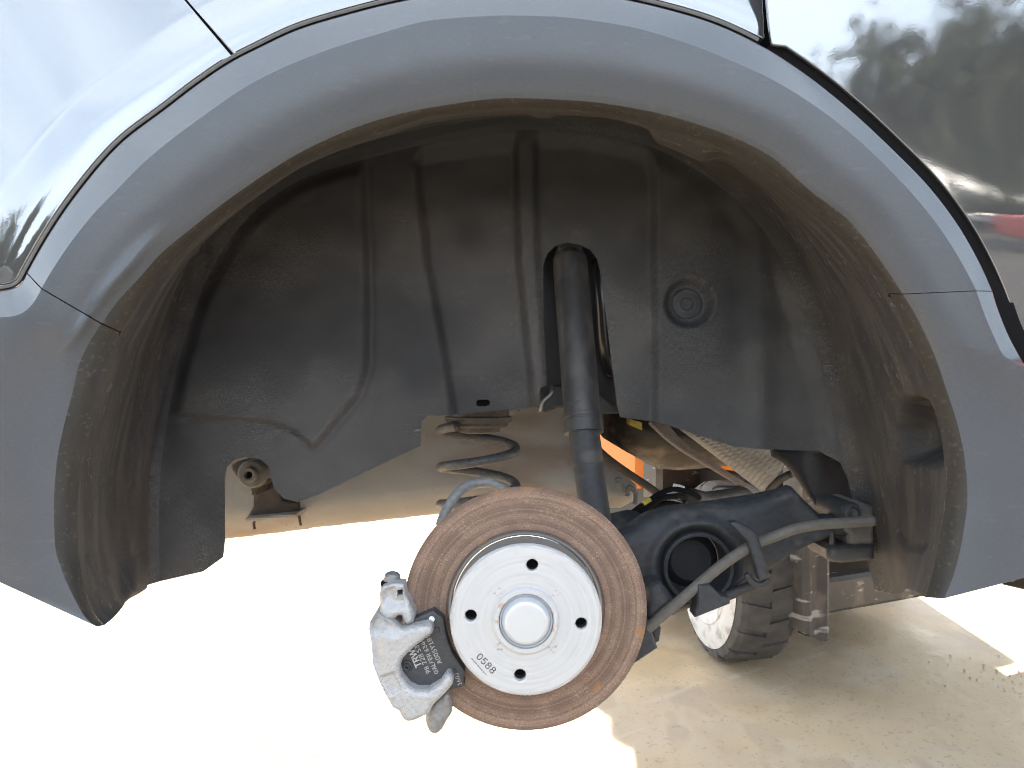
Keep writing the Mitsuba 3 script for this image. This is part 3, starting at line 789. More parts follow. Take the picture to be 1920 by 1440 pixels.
# ------------------------------------------------------------------ brake pad, caliper, carrier
YP = .120
padp = spoly([(770, 1166), (779, 1160), (812, 1146), (831, 1160), (835, 1187), (840, 1206), (848, 1226), (857, 1239), (871, 1260), (869, 1278), (872, 1285), (864, 1289), (830, 1296), (770, 1296), (742, 1260), (742, 1200)], YP, .0012)
add('car__brake_pad', pillow(padp, YP, YP + .0155, .001, .003), 'm_pad', 30, 'black brake pad with a white dot and printed numbers')
dot = P(809.5, 1161, YP)
add('car__brake_pad__paint_dot', lathe([(0, YP - .0004), (.0026, YP - .0004), (.0030, YP)], (dot[0], dot[2]), 28), 'm_white', 30)
def pad_text(s, at, h, ang=114, b=False):
    q = P(*at, YP)
    return lettering(s, h, (q[0], q[2]), math.radians(ang), YP - .0001, .0003, b)
txt = join(pad_text('A005Y189', (829, 1243), .0045), pad_text('GALFER 6349(1)-0', (823, 1262), .0043), pad_text('98 22B 531 80', (808, 1261), .0045), pad_text('TRW', (791, 1249), .0062, b=True), pad_text('160J', (866, 1284), .0038, 108),
           lettering('L', .004, tuple(P(787, 1171, YP)[[0, 2]]), math.radians(200), YP - .0001, .0003, True), tube(np.array([P(799, 1162, YP), P(802, 1168, YP)]), .0005, 6))
add('car__brake_pad__lettering', txt, 'm_print', False)
ud = P(789, 1250, YP); ue = P(781, 1226, YP)
for (a, b), r in (((820, 1180), .0026), ((851, 1259), .0028)):
    c = P(a, b, YP)
    add('car__brake_pad__rivet', lathe([(0, YP - .0016), (r * .8, YP - .0015), (r, YP - .0008), (r * 1.05, YP + .0002)], (c[0], c[2]), 24), 'm_pad', 30)
c = P(763, 1249, YP)
add('car__brake_pad__spring_clip', lathe([(.0016, YP + .004), (.0018, YP - .0030), (.0030, YP - .0034), (.0038, YP - .002), (.0046, YP - .0026), (.0056, YP - .002), (.0062, YP)], (c[0], c[2]), 32), 'm_pad', 30)

YC = .103
cal = spoly([(804, 1171), (785, 1174), (770, 1177), (757, 1181), (750, 1181), (743, 1175), (734, 1168), (722, 1163), (707, 1155), (697, 1160), (691, 1170), (690, 1183), (694, 1206), (696, 1230), (697, 1247), (706, 1274), (717, 1298), (735, 1330),
             (746, 1335), (755, 1352), (763, 1356), (773, 1355), (786, 1350), (803, 1341), (812, 1324), (836, 1301), (848, 1286), (850, 1277), (845, 1266), (838, 1265), (824, 1284), (803, 1297), (781, 1297), (765, 1289), (753, 1273), (748, 1256), (752, 1240), (764, 1226), (780, 1212), (797, 1199), (811, 1189), (810, 1176)], YC, .0022)
rec = Polygon(Q([(712, 1271), (738, 1261), (753, 1292), (727, 1306)], YC))
groove_line = LineString(Q([(722, 1165), (728, 1205), (745, 1250), (765, 1300), (782, 1345)], YC))  # line of a shallow groove in the caliper face
def cal_extra(x, z):
    pxl, pyl = 960 + x * F / (YC - CAM[1]), 720 - (z - CAM[2]) * F / (YC - CAM[1])
    top = ss(1200, 1165, pyl) * ss(765, 735, pxl)
    left = ss(730, 695, pxl)
    return .0030 * ss(-.0006, .0006, sdist(rec, x, z)) + .010 * top + .006 * left + .0007 * np.exp(-(shapely.distance(shapely.points(x, z), groove_line) / .0004) ** 2) + (meshkit.fbm(np.stack([x * 130, x * 0, z * 130], 1), 3) - .5) * .0008
calm = pillow(cal, YC, .1205, .0055, .0018, cal_extra)
bridge = spoly([(745, 1176), (734, 1168), (722, 1163), (707, 1155), (697, 1160), (691, 1170), (690, 1183), (694, 1206), (696, 1230), (697, 1247), (706, 1274), (717, 1298), (735, 1330), (746, 1335), (752, 1345), (758, 1330), (748, 1290), (738, 1250), (742, 1210)], YC, .002)
bridgem = pillow(bridge, .112, .190, .004, .004)
add('car__brake_caliper', join(calm, bridgem), 'm_cast', 45, 'rough silver cast metal brake caliper with two fingers')
rect_hole = Polygon(Q([(744, 1108), (754, 1107), (754, 1117), (745, 1118)], .113))
car_top = spoly([(711, 1112), (716, 1101), (735, 1096), (756, 1096), (759, 1117), (767, 1131), (777, 1154), (775, 1168), (764, 1174), (758, 1169), (752, 1155), (744, 1157), (738, 1162), (729, 1168), (720, 1165), (712, 1152)], .113, .0010, [rect_hole])
def tops(x, z):
    pyl = 720 - (z - CAM[2]) * F / (.113 - CAM[1])
    return .008 * ss(1150, 1120, pyl) + (meshkit.fbm(np.stack([x * 110, x * 0, z * 110], 1), 3) - .5) * .0012
add('car__brake_caliper__carrier', pillow(car_top, .111, .136, .006, .002, tops), 'm_cast', 45, 'upper arm of the caliper carrier')
hb = P(749, 1113, .134)
add('car__brake_caliper__carrier__recess'.replace('__recess', '_recess'), cbox((.008, .006, .008), hb, .001), 'm_rubber')  # black block in the hole, standing in for its shaded inside
car_low = spoly([(812, 1318), (797, 1343), (796, 1352), (799, 1366), (804, 1376), (812, 1380), (819, 1380), (828, 1372), (838, 1354), (846, 1342), (847, 1328), (844, 1308), (838, 1296)], .122, .0015)
add('car__brake_caliper__carrier', pillow(car_low, .122, .165, .007, .002, lambda x, z: (meshkit.fbm(np.stack([x * 110, x * 0, z * 110], 1), 3) - .5) * .003), 'm_cast_dark', 45, 'lower arm of the caliper carrier')
p0, p1 = P(735, 1104, .136), P(736, 1073, .134)
add('car__brake_caliper__pin_boot', lathe_axis([(0, .0112), (.12, .0116), (.25, .0112), (.30, .0098), (.36, .0100), (.42, .0098), (.46, .0090), (.85, .0078), (.95, .0060), (1.0, .0)], p0, p1, 36), 'm_cast_dark', 30, 'grey rubber boot on the caliper guide pin')
add('car__brake_caliper__boot_ring', lathe_axis([(0, .0100), (.2, .0112), (.5, .0118), (.8, .0112), (1, .0100)], P(735, 1100, .136), P(735.5, 1088, .136), 36), 'm_rubber', 30)

# ------------------------------------------------------------------ trailing arm, cable, brackets
YA = .235
cup_c = P(1309, 1064, YA)
cup_hole = Point(cup_c[0], cup_c[2]).buffer(.036, 48)
arm = spoly([(1120, 1030), (1150, 1010), (1183, 992), (1219, 968), (1262, 956), (1353, 945), (1425, 934), (1475, 923), (1495, 915), (1520, 942), (1552, 972), (1650, 972), (1650, 1010), (1575, 1012), (1548, 1020), (1497, 1044), (1443, 1082), (1418, 1097), (1367, 1122), (1299, 1149), (1244, 1172), (1210, 1190), (1120, 1190)], YA, .004, [cup_hole])
def arm_extra(x, z):
    r = np.hypot(x - cup_c[0], z - cup_c[2])
    pxl = 960 + x * F / (YA - CAM[1])
    return .018 * ss(1380, 1560, pxl) - .010 * ss(.062, .050, r) + .014 * ss(.050, .041, r)
add('car__trailing_arm', pillow(arm, YA, .268, .022, .004, arm_extra), 'm_black', 45, 'black painted steel trailing arm of the rear axle')
cup = lathe([(.0330, YA + .10), (.0355, YA + .012), (.0362, YA - .004), (.0385, YA - .006), (.0405, YA - .004), (.0412, YA + .02)], (cup_c[0], cup_c[2]), 72)
add('car__trailing_arm__cup', cup, 'm_black', 30, 'round black opening with a raised rim in the arm')
add('car__trailing_arm__cup_floor', lathe([(0, YA + .036), (.024, YA + .035), (.030, YA + .040), (.034, YA + .044)], (cup_c[0], cup_c[2]), 48), 'm_shield', 30)
cab = curve([P(1640, 976, .21), P(1584, 980, .21), P(1540, 983, .21), P(1497, 990, .21), P(1443, 1009, .21), P(1414, 1020, .208), P(1389, 1035, .205), P(1353, 1060, .20), P(1317, 1090, .195), P(1263, 1136, .19), P(1222, 1171, .19), P(1190, 1195, .20)], 90)
add('car__handbrake_cable', tube(cab, .0060, 16), 'm_cable', True, 'dusty grey-brown handbrake cable running along the trailing arm')
strap = spoly([(1366, 979), (1378, 976), (1408, 990), (1418, 1001), (1440, 1080), (1422, 1088), (1400, 1014), (1390, 1004)], .198, .001)
add('car__handbrake_cable__clamp', pillow(strap, .190, .205, .0025, .003, back=True), 'm_black', 30)
hook = curve([P(1400, 1076, .2), P(1412, 1092, .2), P(1424, 1096, .2), P(1441, 1084, .2)], 16)
add('car__handbrake_cable__clamp', tube(hook, .0035, 10), 'm_black', True)
clip = spoly([(1309, 1097), (1331, 1096), (1353, 1118), (1370, 1122), (1370, 1133), (1302, 1160), (1309, 1130)], .185, .001)
add('car__trailing_arm__clip_plate', pillow(clip, .186, .21, .002, .003), 'm_black', 30)
lowbar = curve([P(1418, 1094, .23), P(1390, 1106, .23), P(1360, 1118, .23), P(1330, 1135, .23)], 20)
add('car__trailing_arm__edge', tube(lowbar, .006, 10), 'm_black', True)
stop_ = spoly([(1212, 1102), (1222, 1093), (1238, 1089), (1262, 1122), (1250, 1140), (1225, 1165), (1212, 1160)], .200, .002)
add('car__trailing_arm__bump_stop', pillow(stop_, .195, .25, .008, .004), 'm_black', 40)
pl = spoly([(1196, 1130), (1206, 1140), (1229, 1208), (1184, 1238), (1160, 1250), (1160, 1150)], .20, .001)
add('car__trailing_arm__spindle_plate', pillow(pl, .185, .22, .004, .004), 'm_black', 30)
pl2 = spoly([(1228, 1206), (1236, 1204), (1240, 1178), (1224, 1168), (1216, 1172)], .21, .0005)
add('car__trailing_arm__spindle_plate', pillow(pl2, .21, .24, .002, .004), 'm_black', 30)
# front bush of the arm
bushc = P(1582, 957, .25)
add('car__trailing_arm__bush', lathe([(0, .228), (.006, .226), (.008, .229), (.011, .229), (.0125, .233), (.0128, .30)], (bushc[0], bushc[2]), 40), 'm_black', 30)
blk = spoly([(1582, 944), (1606, 938), (1640, 950), (1640, 1026), (1590, 1026), (1590, 1004), (1580, 996), (1584, 985)], .245, .0015)
add('car__trailing_arm__bush_bracket', pillow(blk, .243, .30, .006, .003, lambda x, z: (meshkit.fbm(np.stack([x * 60, x * 0, z * 60], 1), 3) - .5) * .008), 'm_cable', 40, 'dusty grey bracket of the arm bush')
tongue = spoly([(1551, 1030), (1560, 1022), (1640, 1020), (1640, 1050), (1580, 1056), (1560, 1054), (1551, 1046)], .24, .002)
add('car__trailing_arm__bush_bracket', pillow(tongue, .235, .30, .008, .003), 'm_dust_tube', 40)
add('car__trailing_arm__bush_bracket', tube(np.array([P(1560, 996, .245), P(1561, 1034, .245)]), .0028, 10), 'm_dust_tube', 30)
shield = spoly([(1444, 838), (1500, 836), (1580, 850), (1640, 900), (1640, 968), (1590, 978), (1552, 974), (1540, 965), (1515, 930), (1487, 888), (1468, 868), (1447, 856)], .33, .002)
add('car__plastic_shield', pillow(shield, .315, .332, .010, .004, lambda x, z: .03 * ss(.36, .42, x)), 'm_shield', 45, 'smooth black plastic shield above the arm')
wire = curve([P(1436, 930, .5), P(1446, 915, .48), P(1462, 900, .46), P(1484, 888, .44)], 20)
add('car__fuel_line', tube(wire, .0055, 10), 'm_black', True, 'short black pipe in front of the heat shield')
hs1 = curve([P(1157, 1045, .36), P(1158, 1010, .36), P(1166, 985, .37), P(1185, 962, .38), P(1215, 940, .39), P(1240, 924, .40), P(1262, 917, .41), P(1290, 922, .42), P(1312, 934, .43)], 60)
hs2 = curve([P(1172, 1020, .35), P(1176, 990, .36), P(1192, 968, .37), P(1220, 948, .38), P(1248, 932, .39), P(1268, 930, .40), P(1284, 934, .42)], 60)
hs3 = curve([P(1160, 1050, .37), P(1163, 1000, .38), P(1180, 975, .39), P(1210, 955, .40), P(1250, 944, .41), P(1280, 948, .42), P(1300, 955, .43)], 60)
add('car__brake_pipe', tube(hs1, .0036, 10), 'm_rubber', True, 'black brake pipe curving above the arm')
add('car__brake_pipe', tube(hs2, .0040, 10), 'm_rubber', True)
add('car__brake_pipe', tube(hs3, .0040, 10), 'm_rubber', True)
ki = 27
add('car__brake_pipe__tape', tube(hs1[ki:ki + 5], .0043, 10), 'm_yellow', True, 'yellow tape mark on a brake pipe')
for a, b in (((1262, 912), (1282, 917)), ((1252, 926), (1276, 931)), ((1252, 940), (1280, 948))):
    add('car__brake_pipe__white_stub', tube(np.array([P(*a, .425), P((a[0] + b[0]) / 2, (a[1] + b[1]) / 2 - 1, .425), P(*b, .425)]), .0042, 10), 'm_white', True)  # short white tubes laid across the pipes
cl1 = curve([P(1153, 903, .47), P(1160, 898, .47), P(1167, 912, .47), P(1172, 921, .47)], 12)
cl2 = curve([P(1176, 930, .47), P(1180, 913, .47), P(1192, 926, .47), P(1190, 945, .47)], 16)
add('car__pipe_clip', tube(cl1, .0035, 8), 'm_cable', True)
add('car__pipe_clip', tube(cl2, .0035, 8), 'm_cable', True)
loom = curve([P(1296, 930, .46), P(1330, 936, .5), P(1370, 930, .55), P(1400, 925, .6)], 20)
add('car__brake_pipe', tube(loom, .012, 10), 'm_black', True)

# ------------------------------------------------------------------ muffler, heat shield
def shell(c, rad, tilt, seed=0, n=48):
    m = trimesh.creation.icosphere(subdivisions=4)
    v = np.array(m.vertices)
    v = np.sign(v) * np.abs(v) ** .8
    v = v * rad
    a = math.radians(tilt)
    v = np.stack([v[:, 0] * math.cos(a) + v[:, 2] * math.sin(a), v[:, 1], -v[:, 0] * math.sin(a) + v[:, 2] * math.cos(a)], 1)
    m.vertices = v + c
    return m
YM = .62
mf = spoly([(1152, 760), (1152, 802), (1164, 834), (1175, 847), (1189, 856), (1210, 866), (1230, 880), (1252, 888), (1290, 891), (1352, 886), (1420, 880), (1420, 760)], YM, .004)
add('car__muffler', pillow(mf, YM, .95, .075, .006), 'm_muffler', 45, 'dark dusty exhaust muffler under the floor')
yl = spoly([(1182, 786), (1206, 793), (1207, 808), (1182, 797)], .60)
add('car__muffler__tag', pillow(yl, .612, .64, .001, .006), 'm_yellow', 30, 'small yellow tag on the muffler')
def foil():
    a, b = np.array([1255, 790.]), np.array([1432, 925.])
    n, m = 150, 70
    out = np.zeros((n, m, 3))
    for i in range(n):
        for j in range(m):
            u, v = i / (n - 1), j / (m - 1)
            base = a + (b - a) * u
            topp = np.array([1300 + 205 * u, 755 + 75 * u])
            q = base + (topp - base) * v
            y = .60 - .10 * v + .04 * u
            h = .0032 * math.sin(u * 23 * 2 * math.pi) * (.72 + .28 * math.sin(v * 8 * 2 * math.pi)) * min(1, v * 8)
            out[i, j] = P(q[0], q[1], y) + np.array([0, -h, -.3 * h])
    return grid(out)
add('car__heat_shield', foil(), 'm_foil', True, 'embossed aluminium heat shield beside the exhaust')
st = [P(a, b, .585) for a, b in ((1218, 792), (1260, 830), (1340, 880), (1428, 930))]
st2 = [P(a, b, .60) for a, b in ((1252, 793), (1280, 826), (1352, 876), (1434, 925))]
add('car__heat_shield__edge', join(grid(np.array([curve(st, 30), curve(st2, 30)]), flip=True), tube(curve(st, 30), .003, 8)), 'm_tub', 40)

# ------------------------------------------------------------------ rest of the car: shell, far wheel
def loft(secs):
    return grid(np.array(secs), wrap=True)
def section(x, zf, zb, zr, yn, yf, inset_):
    """Closed outline of the body at station x: floor zf, belt zb, roof zr."""
    tilt = .035
    pts = [(.62, zf), (.50, zf + .10), (.49, zb - .08), (yn + .02, zb - .05), (yn + .05, zb + .04), (yn + inset_ * .6, (zb + zr) / 2), (yn + inset_, zr - .06), (yn + inset_ + .12, zr), ((yn + yf) / 2, zr + .03),
           (yf - inset_ - .12, zr), (yf - inset_, zr - .06), (yf - inset_ * .6, (zb + zr) / 2), (yf - .05, zb), (yf - .02, zb - .2), (yf - .03, zf + .10), (yf - .10, zf)]
    return [(x, y, z + tilt * y) for y, z in pts]
st_ = [(-.82, .95, 1.25, 1.45, .28, 1.50, .05), (-.76, .88, 1.35, 1.80, .12, 1.64, .12), (-.50, .86, 1.40, 1.97, .07, 1.72, .17), (.5, .86, 1.42, 2.03, .06, 1.76, .20), (1.5, .84, 1.42, 2.03, .06, 1.76, .20), (2.2, .82, 1.42, 1.62, .06, 1.76, .16), (2.9, .82, 1.38, 1.46, .08, 1.72, .10), (3.25, .86, 1.25, 1.32, .25, 1.55, .05)]
secs = [section(*s) for s in st_]
cap0 = [[np.mean(secs[0], axis=0).tolist()] * len(secs[0])]
cap1 = [[np.mean(secs[-1], axis=0).tolist()] * len(secs[-1])]
shellm = loft(cap0 + secs + cap1)
# the floor over the wheel well stays open: the shell's side is set in behind the liner there
v = np.array(shellm.vertices)
add('car__body_shell', shellm, 'm_inner', 40)
def wheel(key, c, axis, R, w, mt, mr, blocks=0, label=None):
    axis = np.asarray(axis, float) / np.linalg.norm(axis)
    p0, p1 = c - axis * w / 2, c + axis * w / 2
    prof = [(0.02, R * .58), (-.01, R * .70), (.0, R * .88), (.06, R * .97), (.14, R), (.86, R), (.94, R * .97), (1.0, R * .88), (1.01, R * .70), (.98, R * .58), (.9, R * .55)]
    ty = lathe_axis(prof, p0, p1, 64)
    rim = lathe_axis([(.10, 0), (.10, R * .14), (.04, R * .16), (.04, R * .24), (.22, R * .30), (.16, R * .44), (.05, R * .50), (.0, R * .585), (.01, R * .60), (.06, R * .58)], p0, p1, 48)
    rim2 = lathe_axis([(.9, R * .58), (.7, R * .40), (.7, 0)], p0, p1, 48)
    add(key + '__tyre', ty, mt, 30, label)
    add(key + '__rim', join(rim, rim2), mr, 30)
#wheel('car__far_wheel', np.array([.03, 1.55, .76]), [0, 1, 0], .31, .2, 'm_tyre', 'm_steel')
beam = curve([P(1180, 1000, .33), np.array([.12, .55, .70]), np.array([.12, 1.5, .74])], 30)
add('car__axle_beam', tube(beam, .03, 16), 'm_black', True)

# ------------------------------------------------------------------ forklift
YAW = math.radians(26)
FWD = np.array([math.sin(YAW), -math.cos(YAW), 0]); RGT = np.array([math.cos(YAW), math.sin(YAW), 0])
W0 = np.array([.745, 1.97, 0])
def fk(a, b, z):
    return W0 + RGT * a + FWD * b + np.array([0, 0, z])
def fbox(a0, a1, b0, b1, z0, z1, r=.01):
    m = cbox((a1 - a0, b1 - b0, z1 - z0), ((a0 + a1) / 2, (b0 + b1) / 2, (z0 + z1) / 2), r)
    v = np.array(m.vertices)
    m.vertices = W0 + v[:, :1] * RGT + v[:, 1:2] * FWD + v[:, 2:] * np.array([0, 0, 1.0])
    m.invert()
    return m
def tyre_lugged(c, axis, R, w, n=17):
    axis = np.asarray(axis, float)
    p0, p1 = c - axis * w / 2, c + axis * w / 2
    Ri = R * .955
    prof = [(0.03, R * .56), (.0, R * .62), (-.01, R * .74), (.01, R * .86), (.05, R * .93), (.12, Ri), (.88, Ri), (.95, R * .93), (.99, R * .86), (1.01, R * .74), (1.0, R * .60), (.97, R * .56)]
    out = [lathe_axis(prof, p0, p1, 72)]
    e1 = np.array([0, 0, 1.0]); e2 = np.cross(axis, e1)
    for side in (0, 1):
        for k in range(n):
            t0 = 2 * math.pi * (k + .5 * side) / n
            dt = 2 * math.pi / n * .80
            pts = []
            for s_, skew, rr in ((.015, 0, .885), (.05, 0, .955), (.13, .03, .99), (.50, .22, 1.0), (.13, .03, .93), (.50, .22, .94)):
                s2 = s_ if side == 0 else 1 - s_
                for d in (-.5, -.38, .38, .5):
                    r2 = rr - (.012 if abs(d) == .5 else 0)
                    tt_ = t0 + dt * (d + skew)
                    pts.append(p0 + (p1 - p0) * s2 + R * r2 * (math.cos(tt_) * e1 + math.sin(tt_) * e2))
            out.append(trimesh.convex.convex_hull(np.array(pts)))
    return join(*out)
WYAW = math.radians(7)
WAX = np.array([math.cos(WYAW), math.sin(WYAW), 0])
def fork_wheel(key, c, R, w):
    RGT = WAX
    k1 = add(key, tyre_lugged(c, RGT, R, w), 'm_tyre', 25)
    p0, p1 = c - RGT * w / 2, c + RGT * w / 2
    side = lathe_axis([(-.012, R * .60), (-.022, R * .70), (-.026, R * .735), (-.018, R * .75), (-.020, R * .79), (.002, R * .865)], p0, p1, 72)
    add(k1 + '__sidewall', side, 'm_rim', 30, 'pale dust-caked sidewall of the tyre')
    rim = lathe_axis([(.25, 0), (.25, R * .13), (.12, R * .15), (.12, R * .22), (.30, R * .28), (.26, R * .40), (.08, R * .46), (.0, R * .52), (-.03, R * .60), (-.01, R * .625), (.03, R * .60)], p0, p1, 48)
    add(k1 + '__rim', rim, 'm_rim', 30)
fork_wheel('forklift__wheel', np.array([.658, 1.97, .30]) + WAX * .10, .30, .20)
fork_wheel('forklift__wheel', fk(.93, -.70, .30), .30, .20)
fork_wheel('forklift__rear_wheel', fk(.15, -1.35, .24), .24, .18)
fork_wheel('forklift__rear_wheel', fk(.98, -1.55, .24), .24, .18)
tag('forklift', 'orange forklift with dirty steel mast and lugged tyres standing behind the lifted car', 'forklift')
# chassis and panels
add('forklift__chassis', join(fbox(.20, .93, -1.75, -.05, .10, .62, .03), fbox(.06, 1.08, -1.22, -.36, .14, .52, .02)), 'm_seat', 30)  # second box is a skirt added to block bright ground light
add('forklift__side_panel', join(fbox(.0, .10, -1.30, -.53, .50, .86, .03), fbox(.02, 1.11, -.74, -.44, .62, 1.30, .04)), 'm_orange', 30, 'orange body panels of the forklift')
add('forklift__step', fbox(.0, .30, -.52, -.40, .46, .90, .02), 'm_dirty_steel', 30)
add('forklift__fender', fbox(-.02, .24, -.44, .04, .635, .72, .02), 'm_orange', 30)
add('forklift__fender', fbox(.89, 1.15, -.44, .04, .635, .72, .02), 'm_orange', 30)
add('forklift__cowl', join(fbox(.10, 1.03, .02, .16, .66, 1.32, .03)), 'm_seat', 30)
add('forklift__counterweight', fbox(.03, 1.10, -2.05, -1.28, .32, .92, .08), 'm_orange', 30)
add('forklift__seat', join(fbox(.34, .79, -1.25, -.80, .90, 1.0, .04), fbox(.34, .79, -1.35, -1.23, .95, 1.40, .04)), 'm_seat', 30)
add('forklift__side_panel', fbox(1.02, 1.12, -1.30, -.42, .22, .86, .03), 'm_orange', 30)
add('forklift__step', fbox(1.125, 1.36, -1.15, -.36, .04, .70, .02), 'm_seat', 30)  # box added out of view to lengthen the shadow on the right
add('forklift__sun_block_plate', fbox(.95, 1.28, -.37, -.35, .015, .62, .004), 'm_seat', 30)  # added plate that stops the sun reaching the ground behind the wheel
add('forklift__axle', fbox(.20, .95, -.08, .12, .20, .60, .04), 'm_seat', 30)
# mast: outer channels, lower crossmember, carriage, forks
def channel(a0, a1, b, z0, z1):
    return join(fbox(a0, a1, b - .05, b - .035, z0, z1, .004), fbox(a0, a0 + .02, b - .05, b + .04, z0 + .03, z1, .004), fbox(a1 - .035, a1 - .02, b - .05, b + .06, z0 - .01, z1, .004))
def rail(outline, b0, b1, r=.008):
    """A rolled profile: the outline in plan (across, along), standing between two heights, its foot cut at a slant."""
    pts = curve(list(outline) + [outline[0]], 60)[:-1]
    def foot(a):
        return .145 + .55 * max(.055 - a, 0) + .10 * max(a - .055, 0)
    rows = []
    for t in np.linspace(0, 1, 40):
        rows.append([fk(a, b, foot(a) + (2.05 - foot(a)) * t) for a, b in pts])
    cen = [np.mean(rows[0], axis=0)] * len(pts)
    return grid(np.array([cen] + rows), wrap=True)
add('forklift__mast_channel', rail([(-.015, .33), (-.012, .25), (.01, .24), (.012, .29), (.04, .30), (.055, .29), (.058, .24), (.085, .245), (.09, .335), (.075, .345), (.055, .335), (.04, .33), (.02, .335), (.0, .345)], 0, 0), 'm_dirty_steel', 30)
add('forklift__mast_channel', channel(1.00, 1.12, .30, .19, 2.05), 'm_dirty_steel', 30)
add('forklift__mast_crossmember', fbox(.06, 1.13, .25, .32, .215, .325, .012), 'm_dirty_steel', 30, 'dented grey crossmember at the foot of the mast')
add('forklift__lift_cylinder', tube(np.array([fk(.56, .22, .3), fk(.56, .22, 1.9)]), .05, 20), 'm_dirty_steel', 30)
add('forklift__mast_crossmember', fbox(.10, 1.02, .24, .30, 1.2, 1.32, .006), 'm_dirty_steel', 30)
add('forklift__mast_crossmember', fbox(.10, 1.02, .24, .30, 1.93, 2.03, .006), 'm_dirty_steel', 30)
add('forklift__carriage', join(fbox(.0, 1.10, .37, .41, .90, 1.0), fbox(.0, 1.10, .37, .41, 1.22, 1.32), *[fbox(k, k + .04, .38, .41, .95, 1.9) for k in np.linspace(.02, 1.04, 7)]), 'm_dirty_steel', 30)
for a in (.42, .92):
    add('forklift__fork', join(fbox(a, a + .12, .41, .46, .84, 1.3, .008), fbox(a, a + .12, .41, 1.5, .84, .88, .01)), 'm_dirty_steel', 30)

# ------------------------------------------------------------------ loose stones on the concrete
rng = np.random.default_rng(11)
def gravel():
    out = []
    base = trimesh.creation.icosphere(subdivisions=1)
    for k in range(120):
        u = rng.random()
        if u < .65:
            x, y = rng.normal(1.15, .16), rng.normal(1.30, .22)
        elif True:
            x, y = rng.normal(1.52, .10), rng.normal(1.80, .10)
        else:
            x, y = rng.uniform(-1.6, 1.9), rng.uniform(1.1, 3.5)
        s = rng.uniform(.0015, .0042) * (1.6 if rng.random() < .05 else 1)
        m = base.copy()
        m.vertices = np.array(m.vertices) * (rng.uniform(.6, 1.2, 3) * s) * (1 + .25 * (rng.random((len(m.vertices), 1)) - .5)) + [x, y, s * .3 + .002]
        out.append(m)
    return join(*out)
add('gravel', gravel(), 'm_stone', False, 'scattered small pale stones on the dusty concrete', 'gravel', kind='stuff')

# ------------------------------------------------------------------ what the paint mirrors: trees and parked vehicles across the yard
def tree(x, y, h, r, seed, label):
    g = np.random.default_rng(seed)
    key = 'tree'
    n = 0
    while key in labels:
        n += 1; key = f'tree_{n:03d}'
    tag(key, label, 'tree', group='trees across the yard')
    tr = [tube(np.array([[x, y, 0], [x + .1, y, h * .3], [x, y + .1, h * .6]]), np.array([.22, .17, .1]) * h / 8, 10)]
    for k in range(6):
        a = g.uniform(0, 6.28)
        tr.append(tube(np.array([[x, y, h * .35], [x + r * .4 * math.cos(a), y + r * .4 * math.sin(a), h * g.uniform(.5, .7)]]), np.array([.09, .03]) * h / 8, 7))
    scene[key + '__trunk'] = mikit.ply(join(*tr), 'm_bark', smooth=40)
    cl = g.normal(size=(26, 3)); cl /= np.linalg.norm(cl, axis=1, keepdims=True)
    cl = cl * g.uniform(.3, .85, (26, 1)) * [r, r, h * .36] + [x, y, h * .62]
    nn = 5200
    c = cl[g.integers(0, 26, nn)] + g.normal(size=(nn, 3)) * r * .17
    a, b = g.normal(size=(nn, 3)), g.normal(size=(nn, 3))
    a /= np.linalg.norm(a, axis=1, keepdims=True); b = np.cross(a, b); b /= np.linalg.norm(b, axis=1, keepdims=True)
    s = g.uniform(.16, .30, (nn, 1)) * (h / 7) ** .5
    v = np.stack([c - a * s, c + b * s * .5, c + a * s, c - b * s * .5], 1).reshape(-1, 3)
    i = np.arange(nn) * 4
    scene[key + '__crown'] = mikit.ply((v, np.stack([i, i + 1, i + 2, i + 3], 1)), 'm_leaf')
for k, (x, y, h, r) in enumerate([(6.3, -15, 3.6, 1.4), (9.4, -15, 4.6, 2.1), (12.2, -14.5, 5.6, 2.5), (15.8, -14.5, 6.8, 3.0), (-9.0, -14, 4.6, 1.5), (-13.5, -14, 5.5, 2.6)]):
    tree(x, y, h, r, 40 + k, ['small round tree, leftmost of those behind the red car', 'tall tree between the small round tree and the tallest tree', 'tallest tree of the row behind the parked cars', 'broad tree at the far end of the row', 'low bushy tree across the yard behind the bumper corner', 'broad low tree beyond the bushy one'][k])
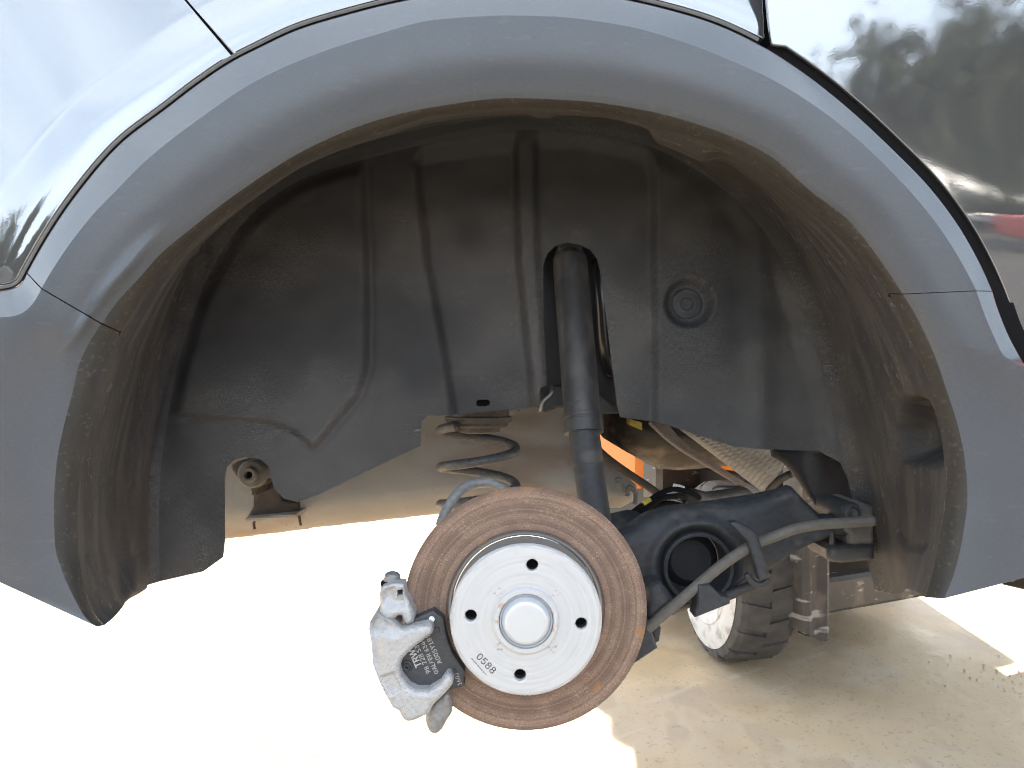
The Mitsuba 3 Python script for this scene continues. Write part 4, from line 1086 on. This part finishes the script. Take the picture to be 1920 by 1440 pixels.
def parked(key, x, y, rot, paint, label, van=False):
    c, s = math.cos(rot), math.sin(rot)
    def tr(m):
        v = np.array(m.vertices)
        m.vertices = np.stack([x + v[:, 0] * c - v[:, 1] * s, y + v[:, 0] * s + v[:, 1] * c, v[:, 2]], 1)
        return m
    H = 2.2 if van else 1.5
    L = 2.4 if van else 2.1
    st = [(-L, .35, .85, .9 if not van else H - .1), (-L + .12, .28, .95, 1.0 if not van else H), (-L * .45, .26, .98, H - .05 if not van else H), (L * .2, .26, .98, H), (L * .62, .28, .95, .98 if not van else 1.5), (L * .95, .32, .85, .86 if not van else 1.05), (L, .4, .7, .75)]
    sec = [[(a, -.82, b0), (a, -.86, b0 + .2), (a, -.86, b1), (a, -.68, t), (a, .68, t), (a, .86, b1), (a, .86, b0 + .2), (a, .82, b0)] for a, b0, b1, t in st]
    m = grid(np.array([[np.mean(sec[0], 0).tolist()] * 8] + sec + [[np.mean(sec[-1], 0).tolist()] * 8]), wrap=True)
    add(key + '__body', tr(m), paint, 40)
    for sgn in (-1, 1):
        zt = H - .12
        w = np.array([[-L * .42, sgn * .87, 1.0], [L * .5, sgn * .87, 1.02], [L * .2, sgn * .74, zt], [-L * .40, sgn * .74, zt]])
        wm = trimesh.Trimesh(np.vstack([w, w * [1, .95, 1]]), [[0, 1, 2], [0, 2, 3], [4, 6, 5], [4, 7, 6]], process=False)
        add(key + '__window', tr(wm), 'm_glass', False)
    for a in (-L * .62, L * .62):
        for sgn in (-1, 1):
            wh = lathe_axis([(0, 0), (0, .2), (.05, .22), (0, .3), (.2, .33), (.8, .33), (1, .3), (1, 0)], [a, sgn * .70, .33], [a, sgn * .90, .33], 28)
            add(key + '__wheel', tr(wh), 'm_tyre', 30)
    tag(key, label, 'van' if van else 'car')
for k, (x, y, h, r) in enumerate([(7.6, -9.6, 2.0, 1.2), (10.4, -9.4, 2.6, 1.6), (14.2, -9.6, 3.0, 1.9)]):
    tree(x, y, h, r, 70 + k, ['low round bush beside the parked red car', 'taller bush between the low bush and the last one', 'tallest bush, at the end beside the white van'][k])
parked('parked_car', 7.0, -6.2, .1, 'm_red', 'red car parked across the yard in front of the trees')
parked('parked_van', 8.4, -12.6, .05, 'm_white_paint', 'white van parked across the yard beside the red car', True)
parked('parked_car_001', -5.5, -7.5, -.2, 'm_inner', 'dark grey car parked across the yard behind the bumper corner')
tag('car', 'lifted grey car with one wheel removed, its rusty brake disc exposed in the arch', 'car')
